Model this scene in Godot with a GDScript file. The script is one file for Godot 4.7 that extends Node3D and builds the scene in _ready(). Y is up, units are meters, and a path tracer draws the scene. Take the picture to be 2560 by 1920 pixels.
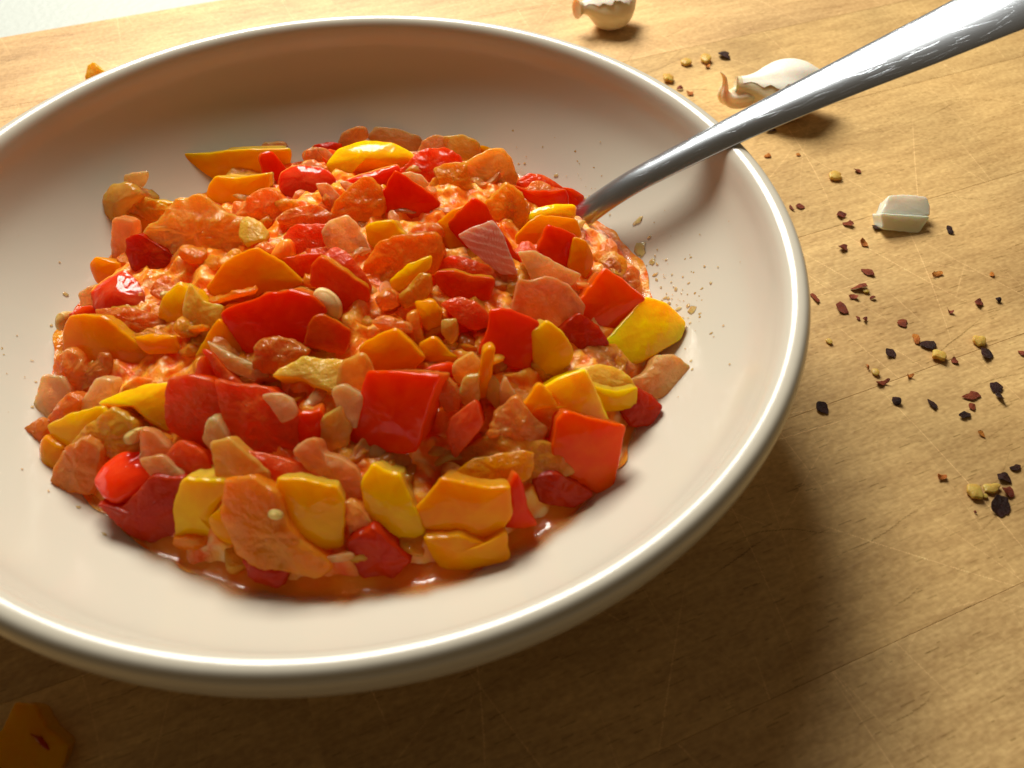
extends Node3D

const GRAIN := 0.157  # the staves of the board run 9 degrees off the x axis
var rng := RandomNumberGenerator.new()
var noise := FastNoiseLite.new()
var mats := {}
var kinds := {}
var taken := {}


# ---------------------------------------------------------------- names and groups
func numbered(called: String) -> String:
	var n: int = taken.get(called, 0)
	taken[called] = n + 1
	return called if n == 0 else "%s_%03d" % [called, n]


func tag(o: Node3D, label: String, category: String, group := "") -> void:
	o.set_meta("label", label)
	o.set_meta("category", category)
	if group:
		o.set_meta("group", group)


func add(called: String, mesh: Mesh, materials: Array, parent: Node = self) -> MeshInstance3D:
	var o := MeshInstance3D.new()
	o.name = numbered(called) if parent == self else called
	o.mesh = mesh
	for i in materials.size():
		o.set_surface_override_material(i, materials[i])
	o.cast_shadow = GeometryInstance3D.SHADOW_CASTING_SETTING_ON
	parent.add_child(o, true)
	return o


func thing(called: String, label: String, category: String, at := Vector3.ZERO, group := "") -> Node3D:
	var o := Node3D.new()
	o.name = numbered(called)
	o.position = at
	add_child(o, true)
	tag(o, label, category, group)
	return o


# ---------------------------------------------------------------- meshes
# verts share one list, each entry of parts is the triangles of one surface; normals are smoothed inside a surface
func mesh_of(verts: PackedVector3Array, parts: Array, colors := PackedColorArray(), uvs := PackedVector2Array()) -> ArrayMesh:
	var m := ArrayMesh.new()
	for tris: PackedInt32Array in parts:
		var slot := {}
		var v := PackedVector3Array()
		var c := PackedColorArray()
		var uv := PackedVector2Array()
		var idx := PackedInt32Array()
		idx.resize(tris.size())
		for i in tris.size():
			var k: int = tris[i]
			if not slot.has(k):
				slot[k] = v.size()
				v.append(verts[k])
				if colors.size():
					c.append(colors[k])
				if uvs.size():
					uv.append(uvs[k])
			idx[i] = slot[k]
		var nn := PackedVector3Array()
		nn.resize(v.size())
		for i in range(0, idx.size(), 3):
			var f := (v[idx[i + 2]] - v[idx[i]]).cross(v[idx[i + 1]] - v[idx[i]])
			for j in 3:
				nn[idx[i + j]] += f
		for i in nn.size():
			nn[i] = nn[i].normalized() if nn[i].length_squared() > 0.0 else Vector3.UP
		var arr := []
		arr.resize(Mesh.ARRAY_MAX)
		arr[Mesh.ARRAY_VERTEX] = v
		arr[Mesh.ARRAY_NORMAL] = nn
		arr[Mesh.ARRAY_INDEX] = idx
		if colors.size():
			arr[Mesh.ARRAY_COLOR] = c
		if uvs.size():
			arr[Mesh.ARRAY_TEX_UV] = uv
		m.add_surface_from_arrays(Mesh.PRIMITIVE_TRIANGLES, arr)
	return m


# triangles of a band between two closed rings of n vertices
func band(tris: PackedInt32Array, a: int, b: int, n: int) -> void:
	for i in n:
		var j := (i + 1) % n
		tris.append_array([a + i, b + i, a + j, a + j, b + i, b + j])


func lathe(profile: Array, n: int) -> ArrayMesh:
	var v := PackedVector3Array()
	var t := PackedInt32Array()
	for k in profile.size():
		var p: Vector2 = profile[k]
		for i in n:
			var a := TAU * i / n
			v.append(Vector3(p.x * cos(a), p.y, p.x * sin(a)))
		if k:
			band(t, (k - 1) * n, k * n, n)
	return mesh_of(v, [t])


func smooth_curve(pts: Array, steps: int) -> Array:
	var out := []
	for i in pts.size() - 1:
		for s in steps:
			out.append(pts[i].cubic_interpolate(pts[i + 1], pts[maxi(i - 1, 0)], pts[mini(i + 2, pts.size() - 1)], float(s) / steps))
	out.append(pts[-1])
	return out


# a body swept along spine; half widths (x: across, y: up) per station; section(angle, t) gives a unit shape
func loft(spine: Array, sizes: Array, up: Vector3, section: Callable, n: int, color = null) -> ArrayMesh:
	var v := PackedVector3Array()
	var c := PackedColorArray()
	var uv := PackedVector2Array()
	var t := PackedInt32Array()
	for k in spine.size():
		var d: Vector3 = (spine[mini(k + 1, spine.size() - 1)] - spine[maxi(k - 1, 0)]).normalized()
		var side := d.cross(up).normalized()
		var top := side.cross(d)
		for i in n:
			var q: Vector2 = section.call(TAU * i / n, float(k) / (spine.size() - 1))
			v.append(spine[k] + side * q.x * sizes[k].x + top * q.y * sizes[k].y)
			uv.append(Vector2(float(k) / (spine.size() - 1), absf(2.0 * i / n - 1.0)))
			if color != null:
				c.append(color.call(TAU * i / n, float(k) / (spine.size() - 1), v[-1]))
		if k:
			band(t, k * n, (k - 1) * n, n)
	for e: int in [0, spine.size() - 1]:
		var mid := v.size()
		v.append(spine[e])
		uv.append(Vector2(e, 0.5))
		if color != null:
			c.append(c[e * n])
		for i in n:
			if e == 0:
				t.append_array([mid, e * n + i, e * n + (i + 1) % n])
			else:
				t.append_array([mid, e * n + (i + 1) % n, e * n + i])
	return mesh_of(v, [t], c, uv)


func round_section(a: float, _t: float) -> Vector2:
	return Vector2(cos(a), sin(a))


func lin(r: float, g: float, b: float) -> Color:
	return Color(r, g, b)


# ---------------------------------------------------------------- textures and materials
func noise_texture(freq: float, octaves: int, seed_: int, size := 512, type := FastNoiseLite.TYPE_SIMPLEX_SMOOTH) -> ImageTexture:
	var f := FastNoiseLite.new()
	f.noise_type = type
	f.frequency = freq
	f.seed = seed_
	f.fractal_octaves = octaves
	return ImageTexture.create_from_image(f.get_seamless_image(size, size))


func food(called: String, roughness: float, bump: Texture2D, depth: float, tile: float, subsurface: float) -> StandardMaterial3D:
	var m := StandardMaterial3D.new()
	m.resource_name = called
	m.vertex_color_use_as_albedo = true
	m.roughness = roughness
	m.metallic_specular = 0.36
	m.uv1_triplanar = true
	m.uv1_scale = Vector3.ONE / tile
	if bump:
		m.heightmap_enabled = true
		m.heightmap_texture = bump
		m.heightmap_scale = depth * 100.0
	if subsurface > 0.0:
		m.subsurf_scatter_enabled = true
		m.subsurf_scatter_strength = subsurface
	return m


func brushed_texture() -> ImageTexture:
	# hairline marks along the handle with a few stray scratches
	var f := FastNoiseLite.new()
	f.frequency = 0.45
	f.seed = 31
	var im := f.get_image(12, 512, false, false, false)
	im.convert(Image.FORMAT_L8)
	im.resize(1024, 512, Image.INTERPOLATE_CUBIC)
	im.adjust_bcs(1.0, 0.25, 1.0)
	for k in 320:
		var x := rng.randf() * 1024.0
		var y := rng.randf() * 512.0
		var ang := rng.randf_range(-0.9, 0.9)
		for s in rng.randi_range(8, 60):
			x += cos(ang)
			y += sin(ang)
			if x >= 0 and y >= 0 and x < 1024 and y < 512:
				im.set_pixel(int(x), int(y), Color(0.12, 0.12, 0.12))
	return ImageTexture.create_from_image(im)


func wood_images() -> Array:
	var size := 2048
	var layers := []
	# broad stains, soft streaks, fine fibres, mottling: stretched along the grain
	for spec: Array in [[260, 1024, 0.010, 3, 11], [330, 2048, 0.045, 3, 12], [560, 2048, 0.22, 2, 13], [2048, 2048, 0.11, 4, 14], [512, 512, 0.012, 4, 15]]:
		var f := FastNoiseLite.new()
		f.noise_type = FastNoiseLite.TYPE_SIMPLEX_SMOOTH
		f.frequency = spec[2]
		f.fractal_octaves = spec[3]
		f.seed = spec[4]
		var im := f.get_image(spec[0], spec[1], false, false, false)
		im.convert(Image.FORMAT_L8)
		im.resize(size, size, Image.INTERPOLATE_CUBIC)
		layers.append(im.get_data())
	var a: PackedByteArray = layers[0]
	var b: PackedByteArray = layers[1]
	var c: PackedByteArray = layers[2]
	var d: PackedByteArray = layers[3]
	var e: PackedByteArray = layers[4]
	# knife marks (pale) and short open grain cracks (dark), drawn into a layer of their own
	var marks := PackedByteArray()
	marks.resize(size * size)
	marks.fill(128)
	for k in 760:
		var crack := k % 3 == 0
		var x := rng.randf() * size
		var y := rng.randf() * size
		var ang := rng.randfn(0.0, 0.09) - 0.03 if crack else (rng.randfn(1.35, 0.28) if k % 3 == 1 else rng.randf_range(-PI, PI))
		var length := rng.randf_range(30, 190) if crack else rng.randf_range(60, 420)
		var bend := rng.randfn(0.0, 0.0006)
		var tone := rng.randf_range(14, 70) if crack else rng.randf_range(10, 52)
		for s in int(length):
			var fade := sin(PI * s / length)
			x += cos(ang)
			y += sin(ang)
			ang += bend
			if crack:
				ang += rng.randfn(0.0, 0.03)
			if x < 1 or y < 1 or x >= size - 1 or y >= size - 1:
				break
			var at := int(y) * size + int(x)
			var soft := fade * tone * rng.randf_range(0.3, 1.0)
			marks[at] = clampi(int(128 - soft if crack else 128 + soft), 0, 255)
	for k in 9000:
		# open pores, short dark dashes along the grain
		var x := rng.randi_range(4, size - 40)
		var at := rng.randi_range(4, size - 4) * size + x
		var tone := rng.randi_range(6, 34)
		for s in rng.randi_range(3, 16):
			marks[at + s] = maxi(0, marks[at + s] - tone)
	var color := PackedByteArray()
	color.resize(size * size * 3)
	var height := PackedByteArray()
	height.resize(size * size)
	for i in size * size:
		var streak := (a[i] - 128) * 0.0007 + (b[i] - 128) * 0.0006 + (c[i] - 128) * 0.0005 + (d[i] - 128) * 0.0005
		var stain := (e[i] - 128) * 0.0008
		var mark := (marks[i] - 128) * 0.0062
		var v := 1.0 + streak + stain + mark
		color[i * 3] = clampi(int(203.0 * v), 0, 255)
		color[i * 3 + 1] = clampi(int(168.0 * (v + streak * 0.25 + mark * 0.1)), 0, 255)
		color[i * 3 + 2] = clampi(int(116.0 * (v + streak * 0.5 + mark * 0.5)), 0, 255)
		height[i] = clampi(int(128 + (b[i] - 128) * 0.35 + (c[i] - 128) * 0.45 + (d[i] - 128) * 0.55 - absf(marks[i] - 128) * 1.2), 0, 255)
	return [Image.create_from_data(size, size, false, Image.FORMAT_RGB8, color), Image.create_from_data(size, size, false, Image.FORMAT_L8, height)]


func make_materials() -> void:
	var fine := noise_texture(0.035, 3, 21)
	var pits := noise_texture(0.028, 3, 22, 512, FastNoiseLite.TYPE_CELLULAR)
	var soft := noise_texture(0.012, 3, 23)
	mats.skin = food("pepper skin", 0.13, soft, 0.00005, 0.014, 0.50)
	mats.cut = food("wet pepper flesh", 0.15, pits, 0.00018, 0.012, 0.45)
	mats.pulp = food("wet tomato pulp", 0.09, pits, 0.00034, 0.016, 0.50)
	mats.cut.refraction_enabled = true
	mats.cut.refraction_scale = 0.036
	mats.cut.albedo_color = Color(1, 1, 1, 0.80)
	mats.pulp.refraction_enabled = true
	mats.pulp.refraction_scale = 0.036
	mats.pulp.albedo_color = Color(1, 1, 1, 0.66)
	mats.pulp.metallic_specular = 0.50
	for called: String in ["skin", "cut", "pulp"]:
		mats[called].backlight_enabled = true
		mats[called].backlight = Color(0.84, 0.84, 0.84)
	mats.mush = food("tomato mush", 0.12, pits, 0.00034, 0.016, 0.50)
	mats.skin.metallic_specular = 0.32
	mats.cut.metallic_specular = 0.42
	mats.slick = food("slick tomato skin", 0.08, soft, 0.00010, 0.014, 0.70)
	mats.sauce = food("tomato sauce", 0.27, fine, 0.00010, 0.02, 0.60)
	mats.sauce.transparency = BaseMaterial3D.TRANSPARENCY_ALPHA
	mats.sauce.clearcoat_enabled = true
	mats.sauce.clearcoat = 0.8
	mats.sauce.clearcoat_roughness = 0.06
	mats.seed = food("seed", 0.35, fine, 0.00008, 0.008, 0.3)
	mats.flake = food("dried chili", 0.42, fine, 0.0003, 0.006, 0.0)
	mats.garlic = food("garlic skin", 0.42, fine, 0.00006, 0.02, 0.35)
	var onion := food("cooked onion", 0.13, pits, 0.00018, 0.018, 0.60)
	onion.refraction_enabled = true
	onion.refraction_scale = 0.036
	onion.albedo_color = Color(1, 1, 1, 0.46)
	onion.backlight_enabled = true
	onion.backlight = Color(0.7, 0.7, 0.7)
	mats.onion = onion
	var raw := food("raw onion", 0.20, soft, 0.00005, 0.02, 0.40)
	raw.refraction_enabled = true
	raw.refraction_scale = 0.036
	raw.albedo_color = Color(1, 1, 1, 0.80)
	mats.raw = raw
	var glaze := StandardMaterial3D.new()
	glaze.resource_name = "cream glaze"
	glaze.albedo_color = Color(0.57, 0.535, 0.45).linear_to_srgb()
	glaze.roughness = 0.19
	glaze.uv1_triplanar = true
	glaze.uv1_scale = Vector3.ONE / 0.12
	glaze.heightmap_enabled = true
	glaze.heightmap_texture = soft
	glaze.heightmap_scale = 0.006
	mats.glaze = glaze
	var steel := StandardMaterial3D.new()
	steel.resource_name = "brushed steel"
	steel.metallic = 1.0
	steel.albedo_color = Color(0.50, 0.545, 0.61).linear_to_srgb()
	steel.roughness = 0.25
	steel.uv1_scale = Vector3(1.6, 1.0, 1.0)
	steel.heightmap_enabled = true
	steel.heightmap_texture = brushed_texture()
	steel.heightmap_scale = 0.0040
	mats.steel = steel
	var counter := StandardMaterial3D.new()
	counter.resource_name = "white worktop"
	counter.albedo_color = Color(0.48, 0.52, 0.50).linear_to_srgb()
	counter.roughness = 0.38
	counter.uv1_triplanar = true
	counter.uv1_scale = Vector3.ONE / 0.1
	counter.heightmap_enabled = true
	counter.heightmap_texture = fine
	counter.heightmap_scale = 0.03
	mats.counter = counter
	var w := wood_images()
	var wood := StandardMaterial3D.new()
	wood.resource_name = "oiled maple"
	wood.albedo_texture = ImageTexture.create_from_image(w[0])
	wood.roughness = 0.52
	wood.heightmap_enabled = true
	wood.heightmap_texture = ImageTexture.create_from_image(w[1])
	wood.heightmap_scale = 0.016
	mats.wood = wood
	# look of each kind of food: face colours, side colour, roughness of face and sides (mm), dome (mm), edge (mm), corner rounding, materials
	var K := func(face: Color, face2: Color, side: Color, rf: float, rs: float, dome: float, edge: float, corner: int, mf: String, ms: String) -> Dictionary:
		return {"a": face * 0.96, "b": face2 * 0.96, "side": side * 0.96, "rf": rf, "rs": rs, "dome": dome, "edge": edge, "corner": corner, "mf": mats[mf], "ms": mats[ms]}
	var red := lin(0.86, 0.062, 0.002)
	var red2 := lin(0.80, 0.036, 0.002)
	var red_flesh := lin(0.86, 0.15, 0.015)
	var yellow := lin(0.97, 0.54, 0.004)
	var yellow2 := lin(0.95, 0.45, 0.004)
	var yellow_flesh := lin(0.90, 0.56, 0.06)
	var orange := lin(0.97, 0.36, 0.003)
	var orange2 := lin(0.95, 0.29, 0.003)
	var orange_flesh := lin(0.92, 0.40, 0.025)
	kinds = {
		"RP": K.call(red, red2, red_flesh, 0.04, 0.20, 1.0, 0.6, 0, "skin", "cut"),
		"RS": K.call(lin(0.82, 0.05, 0.01), lin(0.80, 0.03, 0.004), red, 0.05, 0.12, 0.8, 0.7, 1, "slick", "skin"),
		"RS2": K.call(lin(0.84, 0.06, 0.012), red, red, 0.10, 0.15, 0.8, 0.5, 0, "skin", "cut"),
		"RC": K.call(lin(0.95, 0.20, 0.050), lin(0.93, 0.11, 0.015), red, 0.30, 0.25, 0.6, 0.5, 1, "pulp", "cut"),
		"RO": K.call(lin(0.94, 0.12, 0.002), lin(0.92, 0.08, 0.002), red_flesh, 0.06, 0.15, 1.0, 0.6, 0, "skin", "cut"),
		"OR": K.call(lin(0.90, 0.12, 0.005), lin(0.84, 0.06, 0.004), orange_flesh, 0.12, 0.2, 0.6, 0.5, 0, "cut", "cut"),
		"OP": K.call(orange, orange2, orange_flesh, 0.05, 0.20, 1.0, 0.6, 0, "skin", "cut"),
		"OW": K.call(orange_flesh, orange, orange, 0.35, 0.25, 0.5, 0.5, 0, "pulp", "cut"),
		"YP": K.call(yellow, yellow2, yellow_flesh, 0.05, 0.20, 1.0, 0.6, 0, "skin", "cut"),
		"YO": K.call(lin(0.92, 0.40, 0.004), yellow2, yellow_flesh, 0.08, 0.20, 1.0, 0.6, 0, "skin", "cut"),
		"YS": K.call(lin(0.90, 0.42, 0.005), yellow, yellow, 0.04, 0.10, 1.2, 0.8, 1, "slick", "skin"),
		"YC": K.call(lin(0.95, 0.64, 0.12), yellow_flesh, yellow, 0.30, 0.15, 0.4, 0.4, 0, "cut", "skin"),
		"TM": K.call(lin(1.00, 0.42, 0.110), lin(0.98, 0.31, 0.045), lin(0.97, 0.28, 0.025), 0.60, 0.6, 1.0, 1.1, 1, "pulp", "pulp"),
		"TA": K.call(lin(1.00, 0.53, 0.060), lin(0.98, 0.40, 0.025), lin(0.98, 0.38, 0.020), 0.50, 0.6, 0.9, 1.0, 1, "pulp", "pulp"),
		"TO": K.call(lin(1.00, 0.40, 0.045), lin(0.98, 0.29, 0.015), lin(0.97, 0.28, 0.012), 0.50, 0.6, 0.9, 1.0, 1, "pulp", "pulp"),
		"TB": K.call(lin(0.90, 0.33, 0.070), lin(0.86, 0.24, 0.035), lin(0.86, 0.22, 0.030), 0.60, 0.6, 1.0, 1.1, 1, "pulp", "pulp"),
		"TR": K.call(lin(0.96, 0.18, 0.035), lin(0.93, 0.10, 0.012), lin(0.92, 0.09, 0.010), 0.55, 0.6, 1.0, 1.0, 1, "pulp", "pulp"),
		"TD": K.call(lin(0.68, 0.05, 0.008), lin(0.60, 0.03, 0.005), lin(0.60, 0.03, 0.005), 0.40, 0.5, 1.0, 1.0, 1, "cut", "cut"),
		"TJ": K.call(lin(0.90, 0.26, 0.04), lin(0.90, 0.28, 0.03), lin(0.88, 0.22, 0.02), 0.12, 0.15, 1.2, 1.0, 2, "slick", "slick"),
		"TS": K.call(lin(0.62, 0.06, 0.015), lin(0.56, 0.035, 0.008), lin(0.58, 0.035, 0.008), 0.25, 0.3, 2.2, 1.4, 2, "slick", "slick"),
		"TW": K.call(lin(0.98, 0.60, 0.170), lin(0.96, 0.46, 0.060), lin(0.96, 0.44, 0.050), 0.8, 0.6, 1.4, 1.0, 1, "pulp", "pulp"),
		"ON": K.call(lin(1.00, 0.72, 0.380), lin(0.98, 0.60, 0.260), lin(0.98, 0.58, 0.220), 0.20, 0.22, 0.5, 0.5, 0, "onion", "onion"),
		"OB": K.call(lin(0.97, 0.50, 0.220), lin(0.95, 0.38, 0.120), lin(0.95, 0.36, 0.100), 0.30, 0.3, 0.7, 0.7, 1, "onion", "onion"),
		"OA": K.call(lin(1.00, 0.62, 0.160), lin(0.98, 0.50, 0.080), lin(0.98, 0.48, 0.070), 0.22, 0.25, 0.7, 0.6, 0, "onion", "onion"),
		"OP2": K.call(lin(0.90, 0.46, 0.34), lin(0.86, 0.36, 0.26), lin(0.84, 0.34, 0.20), 0.08, 0.12, 0.3, 0.4, 0, "cut", "onion"),
		"OS": K.call(lin(0.94, 0.60, 0.26), lin(0.90, 0.46, 0.15), lin(0.88, 0.44, 0.13), 0.35, 0.35, 1.0, 0.7, 1, "pulp", "pulp"),
		"SD": K.call(lin(0.78, 0.54, 0.24), lin(0.74, 0.48, 0.20), lin(0.72, 0.46, 0.18), 0.05, 0.05, 1.2, 1.2, 3, "seed", "seed"),
		"SB": K.call(lin(0.60, 0.42, 0.14), lin(0.50, 0.34, 0.10), lin(0.52, 0.34, 0.10), 0.06, 0.06, 1.2, 1.0, 3, "seed", "seed"),
		"Y": K.call(lin(0.66, 0.42, 0.10), lin(0.56, 0.32, 0.07), lin(0.55, 0.30, 0.06), 0.10, 0.1, 0.5, 0.4, 2, "seed", "seed"),
		"O": K.call(lin(0.60, 0.22, 0.03), lin(0.46, 0.13, 0.02), lin(0.50, 0.15, 0.02), 0.18, 0.15, 0.2, 0.12, 0, "flake", "flake"),
		"R": K.call(lin(0.27, 0.055, 0.02), lin(0.17, 0.03, 0.014), lin(0.22, 0.04, 0.015), 0.14, 0.1, 0.2, 0.08, 0, "flake", "flake"),
		"D": K.call(lin(0.055, 0.018, 0.014), lin(0.028, 0.011, 0.010), lin(0.07, 0.02, 0.012), 0.16, 0.1, 0.2, 0.08, 0, "flake", "flake"),
		"G": K.call(lin(0.95, 0.95, 0.84), lin(0.92, 0.93, 0.80), lin(0.94, 0.94, 0.82), 0.04, 0.05, 0.3, 0.4, 0, "raw", "raw"),
	}


# ---------------------------------------------------------------- a cut chunk: an outline (mm) with a domed face, rounded edge, rough sides and a back
func chunk(outline: PackedVector2Array, thick: float, kind: String, dome := -1.0, bend := 0.0, spacing := 0.55) -> ArrayMesh:
	var k: Dictionary = kinds[kind]
	var total := 0.0
	for i in outline.size():
		total += outline[i].distance_to(outline[(i + 1) % outline.size()])
	var n := clampi(int(total / spacing), 16, 110)
	var ring := PackedVector2Array()
	var step := total / n
	var at := 0.0
	var walked := 0.0
	for i in outline.size():
		var p := outline[i]
		var q := outline[(i + 1) % outline.size()]
		var l := p.distance_to(q)
		while at < walked + l - 1e-6 and ring.size() < n:
			ring.append(p.lerp(q, (at - walked) / l))
			at += step
		walked += l
	n = ring.size()
	var wobble := rng.randf() * 500.0
	for i in n:
		ring[i] += ring[i].normalized() * 0.42 * noise.get_noise_2d(ring[i].x * 0.45 + wobble, ring[i].y * 0.45)
	for pass_ in int(k.corner) * 2 + 2:
		var next := ring.duplicate()
		for i in n:
			next[i] = ring[i] * 0.5 + (ring[(i + 1) % n] + ring[(i - 1 + n) % n]) * 0.25
		ring = next
	var radius := total / TAU
	var edge: float = minf(k.edge, minf(thick * 0.4, radius * 0.35))
	var d: float = k.dome if dome < 0.0 else dome
	var off := Vector3(rng.randf(), rng.randf(), rng.randf()) * 900.0
	var axis := Vector2.from_angle(rng.randf() * TAU)
	var v := PackedVector3Array()
	var c := PackedColorArray()
	var face := PackedInt32Array()
	var side := PackedInt32Array()
	# rings: [inset of the outline as a share, z, share of side colour]
	var rows := []
	var steps := clampi(int(radius / 0.8), 4, 10)
	for i in steps:
		var s := (i + 1.0) / (steps + 1.0)
		rows.append([s, d * (1.0 - s * s), 0.0, 0])
	noise.frequency = 1.0
	var e_in := 1.0 - edge / radius
	rows.append([maxf(e_in, (steps + 0.5) / (steps + 1.0)), d * (1.0 - e_in * e_in) * 0.7, 0.0, 0])
	rows.append([1.0 - 0.3 * edge / radius, -0.28 * edge, 0.05, 0])
	var seam := rows.size()
	rows.append([1.0, -edge, 0.35, 1])
	var down := clampi(int((thick - 2.0 * edge) / 0.7), 2, 9)
	for i in down:
		rows.append([1.0 - 0.02 * (i + 1), -edge - (thick - 2.0 * edge) * (i + 1) / down, minf(1.0, 0.5 + 1.2 * (i + 1) / down), 1])
	rows.append([0.86, -thick, 1.0, 1])
	rows.append([0.5, -thick, 1.0, 1])
	noise.frequency = 1.0
	for row: Array in rows:
		for i in n:
			var p: Vector2 = ring[i] * float(row[0])
			var q := Vector3(p.x, p.y, row[1])
			var w := q + off
			var a1 := noise.get_noise_3dv(w * 0.16)
			var a2 := noise.get_noise_3dv(w * 0.55 + Vector3(50, 0, 0))
			var amp: float = k.rs if row[3] else k.rf
			var push := amp * (1.3 * a1 + 0.55 * a2)
			var out := Vector3(p.x, p.y, 0).normalized()
			q += (out * 0.9 + Vector3(0, 0, 0.2)) * push if row[3] else (Vector3(0, 0, 1) * push * 1.3 + out * push * 0.5 * float(row[0]))
			var lean := p.dot(axis)
			q.z -= bend * lean * lean / maxf(radius * radius, 0.1)
			v.append(q * 0.001)
			var mixed: Color = k.a.lerp(k.b, clampf(0.5 + 1.1 * a1 + 0.5 * a2, 0.0, 1.0)).lerp(k.side, row[2])
			if kind == "OP2" and row[3] == 0:
				mixed = mixed.lerp(lin(0.98, 0.80, 0.70), smoothstep(0.55, 0.95, sin(q.y * 3.4 + 1.2 * a1 + 0.5 * q.x)) * 0.8)
			c.append(mixed)
	var mid := v.size()
	v.append(Vector3(0, 0, d * 0.001))
	c.append(k.a)
	for i in n:
		face.append_array([mid, (i + 1) % n, i])
	for r in range(1, rows.size()):
		band(face if r < seam + 1 else side, r * n, (r - 1) * n, n)
	var back := v.size()
	v.append(Vector3(0, 0, -thick * 0.001 - (bend * 0.0)))
	c.append(k.side)
	var last := (rows.size() - 1) * n
	for i in n:
		side.append_array([back, last + i, last + (i + 1) % n])
	return mesh_of(v, [face, side], c)


func piece(called: String, label: String, category: String, kind: String, at: Vector3, yaw: float, el: float, thick: float, flat: Array, dome := -1.0) -> void:
	var outline := PackedVector2Array()
	for i in range(0, flat.size(), 2):
		outline.append(Vector2(flat[i], flat[i + 1]) * (1.19 if category == "tomato" or category == "onion" else 1.09))
	var o := add(called, chunk(outline, thick * 1.25, kind, dome, rng.randf_range(0.3, 1.3) if category == "pepper" else 0.2), [kinds[kind].mf, kinds[kind].ms])
	var h := Vector3(sin(deg_to_rad(yaw)), 0, cos(deg_to_rad(yaw)))
	var normal := h * cos(deg_to_rad(el)) + Vector3.UP * sin(deg_to_rad(el))
	var x := Vector3.UP.cross(h).normalized()
	o.transform = Transform3D(Basis(x, normal.cross(x), normal), at)
	tag(o, label, category, "chopped vegetables in the bowl")


func flake(called: String, label: String, at: Vector2, rx: float, ry: float, kind: String) -> void:
	var seed_like := kind == "Y"
	var outline := PackedVector2Array()
	var n := 12 if seed_like else rng.randi_range(6, 9)
	var turn := rng.randf() * TAU
	for i in n:
		var a := turn + TAU * i / n
		var r := rng.randf_range(0.72, 1.15) if seed_like else rng.randf_range(0.6, 1.2)
		outline.append(Vector2(cos(a) * rx, sin(a) * ry) * r)
	var size := minf(rx, ry)
	var thick := maxf(0.4, size * 0.5) if seed_like else 0.22
	var mesh := chunk(outline, thick, kind, size * 0.22 if seed_like else 0.1, 0.0 if seed_like else rng.randf_range(-1.3, 0.9), 0.22)
	var o := add(called, mesh, [kinds[kind].mf, kinds[kind].ms])
	var tilt := Basis(Vector3.RIGHT, rng.randfn(0.0, 0.16 if not seed_like else 0.08)) * Basis(Vector3.BACK, rng.randfn(0.0, 0.16))
	o.basis = tilt * Basis(Vector3(1, 0, 0), Vector3(0, 0, -1), Vector3(0, 1, 0))
	var low := 1.0
	for p: Vector3 in (mesh.surface_get_arrays(1)[Mesh.ARRAY_VERTEX] as PackedVector3Array) + (mesh.surface_get_arrays(0)[Mesh.ARRAY_VERTEX] as PackedVector3Array):
		low = minf(low, (o.basis * p).y)
	o.position = Vector3(at.x, 0.0002 - low, at.y)
	tag(o, label, "seed" if seed_like else "chili flake", "dried chili flakes and seeds scattered on the board")


# ---------------------------------------------------------------- the bowl, its profile in metres
const BASIN := [Vector2(0.0, 0.0110), Vector2(0.022, 0.0110), Vector2(0.040, 0.0112), Vector2(0.055, 0.0122), Vector2(0.068, 0.0155), Vector2(0.080, 0.0215), Vector2(0.090, 0.0290), Vector2(0.098, 0.0370), Vector2(0.1018, 0.0440), Vector2(0.1032, 0.0490)]


func bowl_height(r: float) -> float:
	for i in BASIN.size() - 1:
		if r <= BASIN[i + 1].x:
			return lerpf(BASIN[i].y, BASIN[i + 1].y, (r - BASIN[i].x) / (BASIN[i + 1].x - BASIN[i].x))
	return BASIN[-1].y


func make_bowl() -> void:
	var b := thing("bowl", "round cream white ceramic bowl filled with chopped vegetable stew", "bowl")
	var n := 192
	var inside := smooth_curve(BASIN, 5)
	inside[0] = Vector2(0.00001, inside[0].y)
	add("basin", lathe(inside, n), [mats.glaze], b)
	var rim := [inside[-1]]
	for p: Vector2 in [Vector2(0.1039, 0.0514), Vector2(0.1049, 0.0528), Vector2(0.1063, 0.05355), Vector2(0.1078, 0.0536), Vector2(0.1090, 0.0527), Vector2(0.1098, 0.0509), Vector2(0.1099, 0.0484), Vector2(0.1091, 0.0454)]:
		rim.append(p)
	add("rim", lathe(smooth_curve(rim, 4), n), [mats.glaze], b)
	add("outer_wall", lathe(smooth_curve([Vector2(0.1091, 0.0454), Vector2(0.1066, 0.0412), Vector2(0.0990, 0.0330), Vector2(0.0900, 0.0235), Vector2(0.0780, 0.0140), Vector2(0.0640, 0.0080), Vector2(0.0520, 0.0062)], 4), n), [mats.glaze], b)
	add("foot_ring", lathe([Vector2(0.0520, 0.0062), Vector2(0.0512, 0.0030), Vector2(0.0505, 0.0006), Vector2(0.0495, 0.0002), Vector2(0.0470, 0.0004), Vector2(0.0460, 0.0040), Vector2(0.0440, 0.0062), Vector2(0.0001, 0.0064)], n), [mats.glaze], b)


func mound(r: float) -> float:
	return 0.022 + 0.017 * (1.0 - pow(r / 0.085, 2.0))


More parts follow.
